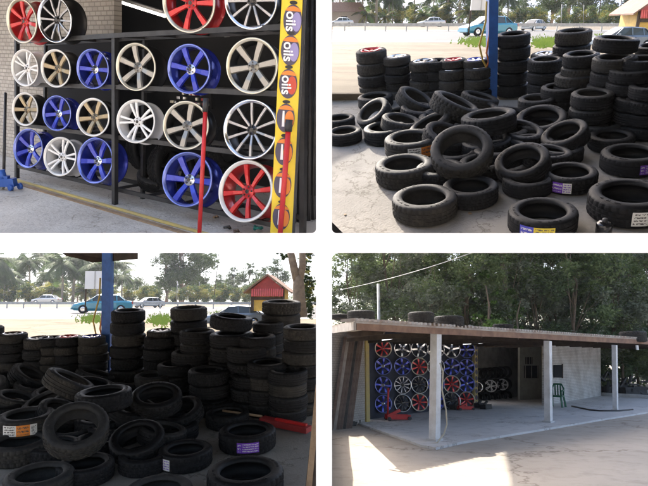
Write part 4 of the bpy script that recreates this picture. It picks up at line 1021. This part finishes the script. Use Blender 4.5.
# ================================================================ SCENE 4 : the open fronted shop (lower right)
def build_shopfront():
    q = random.Random(404); Z = Vector((0, 0, 1)); gh = GZ.hit
    B1, B2, B3 = gh(434.5, 443), gh(548.5, 424), gh(615.5, 412)
    dF = (B3-B1).normalized(); NB = Z.cross(dF); NB = NB if NB.y > 0 else -NB
    PF = Plane(NB, B1-NB*.22); WPb = [gh(367, 422), gh(475, 407)]
    dW = (WPb[1]-WPb[0]).normalized(); NW = Z.cross(dW); NW = NW if NW.y > 0 else -NW; WP = Plane(NW, WPb[0]+NW*.1)
    # slab
    g = MB(); pl = [gh(x, y)+Z*.05 for x, y in ((359, 425), (384, 434), (404, 441), (420, 447), (436, 450), (462, 444), (500, 438), (548, 430), (600, 421), (700, 405), (700, 388), (600, 390), (478, 390), (366, 410))]
    g.prism([p-Z*.05 for p in pl], Z*.05)
    tag(g.obj('shop_slab', 'slab', origin=pl[0]), kind='structure')
    shop = empty('tyre_shop', 'open fronted tyre shop with a flat sheet roof and white posts', 'shop', loc(B1)); shop.location = B1
    def part(g, name, m, par=None):
        g.v = [v-B1 for v in g.v]; return link(name, g.mesh(name, m), par or shop)
    def wall(name, m, pts, nrm, th, uvd=None):
        g = MB(); g.prism(pts, nrm*th); o = part(g, name, m)
        if uvd is not None:
            L = o.data.uv_layers.new(name='UVMap')
            for p in o.data.polygons:
                for li in p.loop_indices:
                    v = o.data.vertices[o.data.loops[li].vertex_index].co; L.data[li].uv = (v.dot(uvd), v.z)
        return o
    # roof
    A = PF.hit(355, 320.5); B = PF.hit(720, 343.5); Cc = B+NB*9; D = at(326.5, 327, 17.5); E = at(326.5, 329, 22)
    A2 = PF.hit(355, 322)
    top = [A, B, Cc, E+NB*0, D]
    g = MB(); lo = [p-Z*.05 for p in top]; g.prism(lo, Z*.05)
    L_ = (B-A).length; n_ = int(L_/.16)
    for k in range(n_): 
        p = A.lerp(B, k/n_)+Z*.02; g.beam(p-NB*.05, p+NB*.35-Z*.01, .07, .05, Z)
    part(g, 'roof', 'roofmetal')
    g = MB(); g.hexa([PF.hit(357, 330), PF.hit(720, 348), PF.hit(720, 348)+NB*.06, PF.hit(357, 330)+NB*.06, PF.hit(357, 323), PF.hit(720, 344.3), PF.hit(720, 344.3)+NB*.06, PF.hit(357, 323)+NB*.06]); part(g, 'fascia', 'fascia')
    g = MB(); a, b = PF.hit(355, 326), D-Z*.14; g.beam(a, b, .05, .16, Z); part(g, 'gable_board', 'sheet_grey')
    for k in range(16):
        p = A.lerp(B, (k+.5)/16)-Z*.17; g = MB(); ln = 5.5
        while ln > .3 and 324+FPX*(p+NB*ln-C).dot(RT)/depth(p+NB*ln) < 345: ln -= .2
        g.beam(p+NB*.08, p+NB*ln-Z*.05, .06, .12, Z); part(g, 'rafter', 'wood_dark')
    # posts
    for (b_, px, yt, w_, nm) in ((B1, 436, 333, 8.2, 'post'), (B2, 547.7, 341, 6, 'post'), (B3, 614.5, 345, 4.2, 'post')):
        t_ = up_from(b_, Z, px, yt); ww = w_/FPX*depth(b_); g = MB(); g.beam(b_, t_, ww, ww, NB); o = part(g, nm, 'post_white')
        g = MB(); g.beam(b_-Z*.02, b_+Z*.09, ww*1.5, ww*1.5, NB); part(g, 'post_base', 'slab')
    def post(px, yb, pt, yt, w_, m, nm='yellow_post'):
        b_ = gh(px, yb); t_ = up_from(b_, Z, pt, yt); ww = w_/FPX*depth(b_); g = MB(); g.beam(b_, t_, ww, ww*.5, NB); o = part(g, nm, m); return b_, t_, ww
    post(367.5, 423.5, 366.3, 330, 5.2, 'yellow_old')
    post(543.5, 405, 543, 343, 3.2, 'yellow_old')
    b_, t_, ww = post(475, 407, 475, 338, 5.5, 'yellow_old')
    g = MB()
    for k in range(11):
        p = b_.lerp(t_, (k+.5)/11)-NB*ww*.27; e1 = dF
        g.prism([p+e1*ww*.36*math.cos(a)+Z*.10*math.sin(a) for a in [i*math.pi/6 for i in range(12)]], -NB*.01)
    o = part(g, 'oval_marks', 'decal_dark'); 
    # walls
    wall('wheel_wall', 'navy', [WP.hit(368, 424), WP.hit(478, 407), WP.hit(478, 330), WP.hit(368, 322)], NW, .08)
    bw = [gh(474, 399.5), gh(524, 397)]; BWn = NB
    PBk = Plane(NB, gh(500, 399))
    wall('back_wall', 'interior_grey', [PBk.hit(470, 402), PBk.hit(522, 398), PBk.hit(522, 335), PBk.hit(470, 325)], NB, .1)
    dk = Plane((NB*.6+FW*.4), gh(520, 401))
    wall('inner_wall', 'door_grey', [dk.hit(520, 401), dk.hit(545, 405), dk.hit(545, 335), dk.hit(520, 332)], NB, .1)
    for (x0_, y0_, x1_, y1_) in ((523.5, 365.5, 538, 378), (525, 357, 532, 364)):
        g = MB(); n_ = dk.n if dk.n.y < 0 else -dk.n; g.prism([dk.hit(x0_, y0_)+n_*.02, dk.hit(x1_, y0_)+n_*.02, dk.hit(x1_, y1_)+n_*.02, dk.hit(x0_, y1_)+n_*.02], n_*.02); w_ = part(g, 'window', 'window_dark')
        for xx in (x0_+1, (x0_+x1_)/2, x1_-1):
            g = MB(); g.beam(dk.hit(xx, y0_)+n_*.05, dk.hit(xx, y1_)+n_*.05, .03, .02, n_); part(g, 'window_bar', 'sheet_grey')
    p0, p1 = gh(550, 406), gh(601, 397); d_ = (p1-p0).normalized(); n_ = Z.cross(d_); n_ = n_ if n_.y > 0 else -n_; PW = Plane(n_, p0)
    wall('white_brick_wall', 'brick_w', [PW.hit(545, 408), PW.hit(601, 397), PW.hit(600.5, 338), PW.hit(545, 334)], n_, .12, d_)
    g = MB(); g.prism([PW.hit(553, 365)-n_*.03, PW.hit(561, 365)-n_*.03, PW.hit(561, 377.5)-n_*.03, PW.hit(553, 377.5)-n_*.03], -n_*.02); part(g, 'window', 'window_dark')
    g = MB(); a, b = PW.hit(561.7, 364)-n_*.03, PW.hit(561.7, 378)-n_*.03; g.beam(a, b, .05, .05, n_); part(g, 'window_frame', 'wood_dark')
    # end wall at the wheel side and brick wall left
    q0, q1 = gh(327, 431), gh(366, 424); d_ = (q1-q0).normalized(); n2 = Z.cross(d_); n2 = n2 if n2.y > 0 else -n2; PL = Plane(n2, q0+n2*.05)
    wall('brick_side_wall', 'brick_g', [PL.hit(326, 432), PL.hit(365, 425), PL.hit(365, 331), PL.hit(326, 333)], n2, .12, d_)
    # tubes
    for (a, b, lab) in (((382, 340), (399, 337.3), 'lit ceiling tube above the wheel wall at the left of the shop'), ((463, 344), (471, 343.5), 'short lit tube left of the striped yellow post'), ((478.5, 343), (484, 342.5), 'short lit tube right of the striped yellow post')):
        zz = depth(gh(434, 432)) + (1.5 if a[0] < 400 else 5); p, r_ = at(*a, zz), at(*b, zz); g = MB(); g.tube([p, r_], .022, 8)
        tag(g.obj('tube_light', 'tube_dim', origin=p), lab, 'light')
    # wheels on the wall
    cols = [377.5, 397, 414, 430.5, 446.5, 461.5]
    names = ['first', 'second', 'third', 'fourth', 'fifth', 'sixth', 'seventh']
    R1 = ['redfull', 'star', 'star', 'star', 'star', 'blue']; R2 = ['blue', 'blue', 'redfull', 'ring', 'blue', 'blue']; R3 = ['blue', 'blackmesh', 'ring', 'blue', 'redfull', 'blue']; R4 = ['blue', 'ring', 'redfull', 'blue', 'ring', 'redfull']
    cnm = {'redfull': 'red', 'star': 'silver five spoke', 'blue': 'blue', 'ring': 'black silver rimmed', 'blackmesh': 'dark many spoke'}
    for ri, (yy, row) in enumerate(((348.5, R1), (366, R2), (385, R3), (403.5, R4))):
        for ci, ty in enumerate(row):
            x = cols[ci]; y = yy+(ci*(-.25 if ri > 1 else .25)) - (ri == 3)*ci*.5
            p = WP.hit(x, y)-NW*.22; rad = 8.7/FPX*depth(p)*(1 if ci < 5 else .95); d = (p-C).normalized()
            put_wheel(ty, p, -d*.9-NW*.3, rad*(1.0), f'{cnm[ty]} wheel, {names[ci]} from left in the {names[ri]} row of the shop wall', 'wheels on the shop wall')
    for (x, y, r_, ty, lab) in ((477.5, 387, 5.2, 'ring', 'dark silver rimmed wheel just right of the striped yellow post'), (490.8, 386, 6, 'star', 'white spoked wheel on the dark tyre shelf inside the shop'), (502.5, 384.5, 5.5, 'star', 'white spoked wheel beside the shelf of small boxes')):
        p = at(x, y, depth(PBk.hit(x, y))-1.1); d = (p-C).normalized(); put_wheel('white' if ty == 'star' else ty, p, -d, r_/FPX*depth(p), lab, 'wheels inside the shop')
    # rows of dark tyres on edge inside
    for ri, yy in enumerate((374, 386, 398)):
        for k in range(6):
            x = 480+k*5.2; p = at(x, yy-k*.4, depth(PBk.hit(x, yy))-.6); d = (p-C).normalized()
            put_tyre(p, -d+dF*.5, 5.8/FPX*depth(p), f'dark tyre inside the shop, {names[k]} from left in the {names[ri]} row', 'tyres inside the shop', Z)
    # shelf with boxes
    o = PBk.hit(514.5, 398)-NB*.9; zz = depth(o); s_ = zz/FPX
    r = empty('shelf', 'tall dark shelf of small pale boxes against the shop back wall', 'shelf', frame(o, Z, FW))
    g = MB()
    for k in (-6.5, 6.5): g.box((k*s_, 0, 20*s_), (.5*s_, .15, 20*s_))
    for k in range(5): g.box((0, 0, (4+9*k)*s_), (6.5*s_, .15, .4*s_))
    link('frame', g.mesh('frame', 'wood_dark'), r)
    for k in range(5):
        for j in range(4):
            g = MB(); g.box(((-4.6+3.1*j)*s_, 0, (4.4+9*k+2)*s_), (1.1*s_, .08, q.uniform(1.4, 2.6)*s_)); tag(g.obj('small_box', 'sheet_grey' if (j+k) % 3 else 'st_white'), f'pale small box, {names[j]} from left on the {names[4-k]} board of the dark shelf', 'box', 'boxes on the shelf').matrix_world = frame(o, Z, FW)
    # tyres on the roof
    for (x, y, w_, zo, lab) in ((421, 312.3, 26, .5, 'black tyre lying on the roof above the first white post'), (449, 316.3, 29, .5, 'black tyre lying on the roof right of the first roof tyre'), (361, 311, 28, 3.2, 'dark tyre lying on the roof back near the left corner'), (633, 331.5, 25, .6, 'black tyre lying on the roof near the right edge'), (503, 324.3, 20, 2.4, 'thin looking black tyre on the roof back above the shop middle'), (341, 314.5, 22, 5, 'dark tyre on the roof at far left behind the corner')):
        z = depth(PF.hit(x, 330))+zo; p = at(x, y, z); rad = w_/2*z/FPX
        hh = (z-zo)*0; c = p-Z*.0
        th_ = 10.5 if w_ > 22 else 5
        mw = frame(p-UPV*th_/2/FPX*z, Z, FW) @ Matrix.Diagonal((rad, rad, th_/2/FPX*z/.335, 1)); o = link('tyre', TY[1], None, mw); tag(o, lab, 'tyre', 'tyres lying on the roof')
    # corrugated sheets leaning at the left
    for k in range(7):
        xb = 330+k*3.2; xt = 344+k*2.9; z1 = 14.4+.06*k; g = MB(); a, b, c_, d2 = gh(xb, 430-k*.3), gh(xb+2.7, 430-k*.3), None, None
        tpL = C+ray(xt, 337)*(depth(a)+.75); tpR = C+ray(xt+2.5, 337)*(depth(b)+.75)
        g.hexa([a, b, b+FW*.02, a+FW*.02, tpL, tpR, tpR+FW*.02, tpL+FW*.02])
        for j in range(3): g.beam(a.lerp(b, (j+.5)/3)-FW*.02, tpL.lerp(tpR, (j+.5)/3)-FW*.02, .03, .03, FW)
        tag(g.obj('corrugated_sheet', ['rust', 'sheet_grey', 'rust', 'rust', 'junk', 'rust', 'rust'][k], origin=a), f'{names[k]} from left of the rusty sheets leaning on the brick side wall', 'metal sheet', 'rusty sheets leaning on the wall')
    a = gh(329.5, 424); b = C+ray(346, 338)*(depth(a)+.5); g = MB(); g.beam(a, b, .09, .04, FW); tag(g.obj('plank', 'sheet_grey', origin=a), 'pale grey plank leaning left of the rusty sheets', 'plank')
    for k in range(5):
        p = gh(349+k*2.6, 426.5-k*.6); g = MB(); g.box(Z*.06, (q.uniform(.04, .1), .07, q.uniform(.04, .09)), 0, (dF, NB, (Z+dF*q.uniform(-.5, .5)).normalized())); o = g.obj('rubble', 'junk'); o.location = p; tag(o, f'{names[k]} from left of the dark rubble pieces at the side wall foot', 'rubble', 'rubble by the side wall')
    # red trolley jacks
    def jack(x, y, hx, hy, sc, lab):
        o = gh(x, y)+Z*.05; r = empty('trolley_jack', lab, 'jack', loc(o)); r.location = o; ax_ = (dF*.8-NB*.5).normalized(); sd = Z.cross(ax_)
        for s2 in (-1, 1): g = MB(); g.beam(sd*s2*.12*sc+Z*.12*sc-ax_*.35*sc, sd*s2*.12*sc+Z*.09*sc+ax_*.4*sc, .05*sc, .14*sc, Z); link('side_plate', g.mesh('side_plate', 'red_paint'), r)
        g = MB(); g.beam(Z*.13*sc-ax_*.3*sc, Z*.3*sc+ax_*.1*sc, .12*sc, .08*sc, Z); link('lift_arm', g.mesh('lift_arm', 'red_paint'), r)
        for s2 in (-1, 1):
            for t2 in (-.3, .36): c = ax_*t2*sc+sd*s2*.17*sc+Z*.06*sc; g = MB(); g.tube([c-sd*.02, c+sd*.02], .06*sc, 12); link('wheel', g.mesh('wheel', 'steel_dark'), r)
        e = up_from(o-ax_*.3*sc, (Z-ax_*.2), hx, hy)-o; g = MB(); g.tube([Z*.15*sc-ax_*.3*sc, e], .028*sc, 8); link('handle', g.mesh('handle', 'red_paint'), r)
    jack(397, 422, 388.5, 388, .95, 'red trolley jack with upright handle before the left wheel wall')
    jack(465, 411.5, 459, 397, .75, 'red trolley jack left of the striped yellow post')
    for (x, y, lab) in ((480, 409, 'dark machine part on the slab right of the striped post'), (486, 410.5, 'small dark lump on the slab before the inner tyres'), (456, 411, 'dark block on the slab left of the red jack')):
        p = gh(x, y)+Z*.05; g = MB(); g.box(Z*.09, (.22, .12, .08), 0, (dF, NB, Z)); g.tube([Z*.1-dF*.2, Z*.26+dF*.1], .05, 8); o = g.obj('machine_part', 'junk'); o.location = p; tag(o, lab, 'machine part')
    # hose on post 1
    zz = depth(B1)-.12; g = MB(); g.tube([at(440, 363, zz), at(443, 372, zz), at(442, 390, zz-.05), at(446, 410, zz-.05), at(447, 424, zz-.1), at(444, 434, zz-.15), at(437, 443, zz-.25), at(428, 444.5, zz-.3)], .016, 6)
    tag(g.obj('hose', 'hose_grey', origin=B1), 'pale yellow hose hanging from the first white post to the slab', 'hose')
    g = MB(); g.tube([gh(572, 408)+Z*.07, gh(590, 412)+Z*.07, gh(600, 413)+Z*.07, gh(618, 413)+Z*.07, gh(633, 411.5)+Z*.07], .03, 6)
    tag(g.obj('pipe', 'steel_dark', origin=gh(600, 412)), 'dark pipe lying on the slab by the third white post', 'pipe')
    # chair
    o = gh(557.5, 408.5)+Z*.05; s_ = .98; r = empty('plastic_chair', 'dark green plastic armchair in front of the white brick wall', 'chair', frame(o, Z, FW*.8+RT*.6) @ Matrix.Diagonal((s_, s_, s_, 1)))
    g = MB(); g.box((0, 0, .42), (.24, .23, .03)); link('seat', g.mesh('seat', 'green_plastic'), r)
    g = MB(); g.tube([(-.2, .2, .42), (-.22, .26, .7), (-.14, .29, .86), (.14, .29, .86), (.22, .26, .7), (.2, .2, .42)], .035, 8)
    for k in (-.1, 0, .1): g.beam((k, .21, .42), (k, .28, .85), .05, .015)
    link('backrest', g.mesh('backrest', 'green_plastic'), r)
    for sx in (-1, 1):
        g = MB(); g.tube([(sx*.23, .24, .62), (sx*.26, -.05, .64), (sx*.24, -.2, .6), (sx*.23, -.2, .42)], .032, 8); link('armrest', g.mesh('armrest', 'green_plastic'), r)
        for sy in (-1, 1): g = MB(); g.beam((sx*.25, sy*.23, 0), (sx*.21, sy*.19, .42), .055, .055); link('leg', g.mesh('leg', 'green_plastic'), r)
    # small white sign under the eave, right
    a = PF.hit(640, 347.5)+NB*.1; g = MB(); g.box(Z*0, (.12, .02, .09), 0, (dF, NB, Z)); o = g.obj('small_sign', 'post_white'); o.location = a; tag(o, 'small blank white plate under the eave at the right edge', 'plate')
    # far right: low kerb and scrap
    a, b = gh(603, 396.5), gh(670, 401); g = MB(); g.beam(a+Z*.1, b+Z*.1, .2, .2, Z); tag(g.obj('low_kerb', 'post_white', origin=a), 'low pale kerb behind the third white post at the right', 'kerb')
    g = MB(); a = gh(607, 396); g.box(Z*.55, (.5, .1, .55), 0, (RT, NB, Z)); o = g.obj('dark_screen', 'rust'); o.location = a+NB*.8; tag(o, 'dark brown low screen behind the kerb, left of the third white post', 'screen')
    lb = ['bent dark frame', 'dark upright drum', 'tangled dark scrap frame', 'low dark engine block', 'dark slanting scrap bars', 'dark heap of rods']
    for k, (x, y) in enumerate(((622, 397), (630, 395), (636, 396), (642, 398), (649, 397), (627, 393))):
        p = gh(x, y)+NB*.5; g = MB()
        for j in range(9):
            a = Vector((q.uniform(-.5, .5), q.uniform(-.3, .3), q.uniform(0, .8))); b = a+Vector((q.uniform(-.7, .7), q.uniform(-.3, .3), q.uniform(-.3, .5))); b.z = max(.02, b.z); g.beam(a, b, .1, .08)
        g.box((0, 0, .25), (.35, .25, .25)); o = g.obj('scrap', 'junk'); o.location = p; tag(o, f'{lb[k]} beyond the kerb at the right edge', 'scrap', 'scrap beyond the kerb')
    # pole and wire
    b_ = gh(376, 395); zz = depth(b_); b_ = at(378.2, 420, 24); t_ = at(378.2, 284, 24); b_ = Vector((t_.x, t_.y, 0)); g = MB(); g.tube([b_, t_], [.07, .06], 8); tag(g.obj('utility_pole', 'galv', origin=b_), 'grey utility pole standing behind the left end of the shop roof', 'pole')
    g = MB(); pts = []
    for i in range(13):
        u = i/12; pts.append(at(340+u*150, 290-u*44+14*u*(1-u), 24-u*6))
    g.tube(pts, .013, 5); tag(g.obj('overhead_wire', 'galv', origin=pts[0]), 'pale overhead wire rising right from the pole across the forest', 'wire')
    # cracks: dark soil seams in the yard
    # forest
    F_ = []
    rows = [(33, 354, 660, 9, .82, 'front'), (38, 378, 672, 11, .95, 'middle'), (44, 390, 680, 12, 1.1, 'rear')]
    ks = ['forest_a', 'forest_b', 'forest_c']; onames = ['first', 'second', 'third', 'fourth', 'fifth', 'sixth', 'seventh', 'eighth', 'ninth', 'tenth', 'eleventh', 'twelfth', 'thirteenth']
    look = {'forest_a': 'dark leafy tree', 'forest_b': 'slim tall tree', 'forest_c': 'grey green feathery tree'}
    for (z, xa, xb, n_, sc, rn) in rows:
        for k in range(n_):
            x = xa+(xb-xa)*k/(n_-1)+(q.uniform(-6, 6) if k else 0); key = ks[(k*7+int(z)) % 3]; b = at(x, 375, z+q.uniform(-1.2, 1.2)); b.z = 0
            s2 = sc*q.uniform(.9, 1.15)*(.98 if k == 0 and x < 366 else 1)
            if k == 0: key = 'forest_b'
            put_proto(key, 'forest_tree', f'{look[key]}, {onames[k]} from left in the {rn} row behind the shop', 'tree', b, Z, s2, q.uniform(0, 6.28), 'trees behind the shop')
    b = at(492, 375, 30); b.z = 0; put_proto('cone', 'young_tree', 'bright green pointed young tree behind the shop roof middle', 'tree', b, Z, 1.08, 1, 'trees behind the shop')
    b = at(520, 375, 30); b.z = 0; put_proto('cone', 'young_tree', 'smaller dark pointed tree right of the bright green one', 'tree', b, Z, .92, 2, 'trees behind the shop')
    # undergrowth wall
    cl = [((0, 0, 0), 1)]; cl = []
    for k in range(46):
        x = 340+k*7.6; z = q.uniform(33, 46); b = at(x, 375, z); cl.append(((b.x, b.y, q.uniform(.5, 3.2)), q.uniform(1.2, 2.2)))
    me = leaf_cloud([(Vector(c)-Vector((8, 36, 0)), r) for c, r in cl], 26000, .16, 'undergrowth', ['fl_dark_hazed', 'fl_mid_hazed', 'fl_dark_hazed'], 77)
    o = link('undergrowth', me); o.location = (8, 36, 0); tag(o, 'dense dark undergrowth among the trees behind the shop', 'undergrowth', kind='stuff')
M['navy'] = mat('dark navy board', (.03, .035, .055), .8, var=.3, vscale=3)
M['interior_grey'] = mat('grey interior wall', (.24, .24, .24), .9, var=.3, vscale=2)
build_shopfront()

# ================================================================ haze
def haze():
    g = MB(); g.box((0, 55, 18.5), (95, 75, 19.6)); m = bpy.data.materials.new('haze'); m.use_nodes = True; n = m.node_tree.nodes; n.remove(n['Principled BSDF'])
    v = n.new('ShaderNodeVolumePrincipled'); v.inputs['Color'].default_value = (.86, .91, 1, 1); v.inputs['Density'].default_value = HAZE; v.inputs['Anisotropy'].default_value = .3
    m.node_tree.links.new(v.outputs[0], n['Material Output'].inputs['Volume']); M['haze'] = m
    tag(g.obj('haze', 'haze'), kind='stuff')
HAZE = .0003
haze()
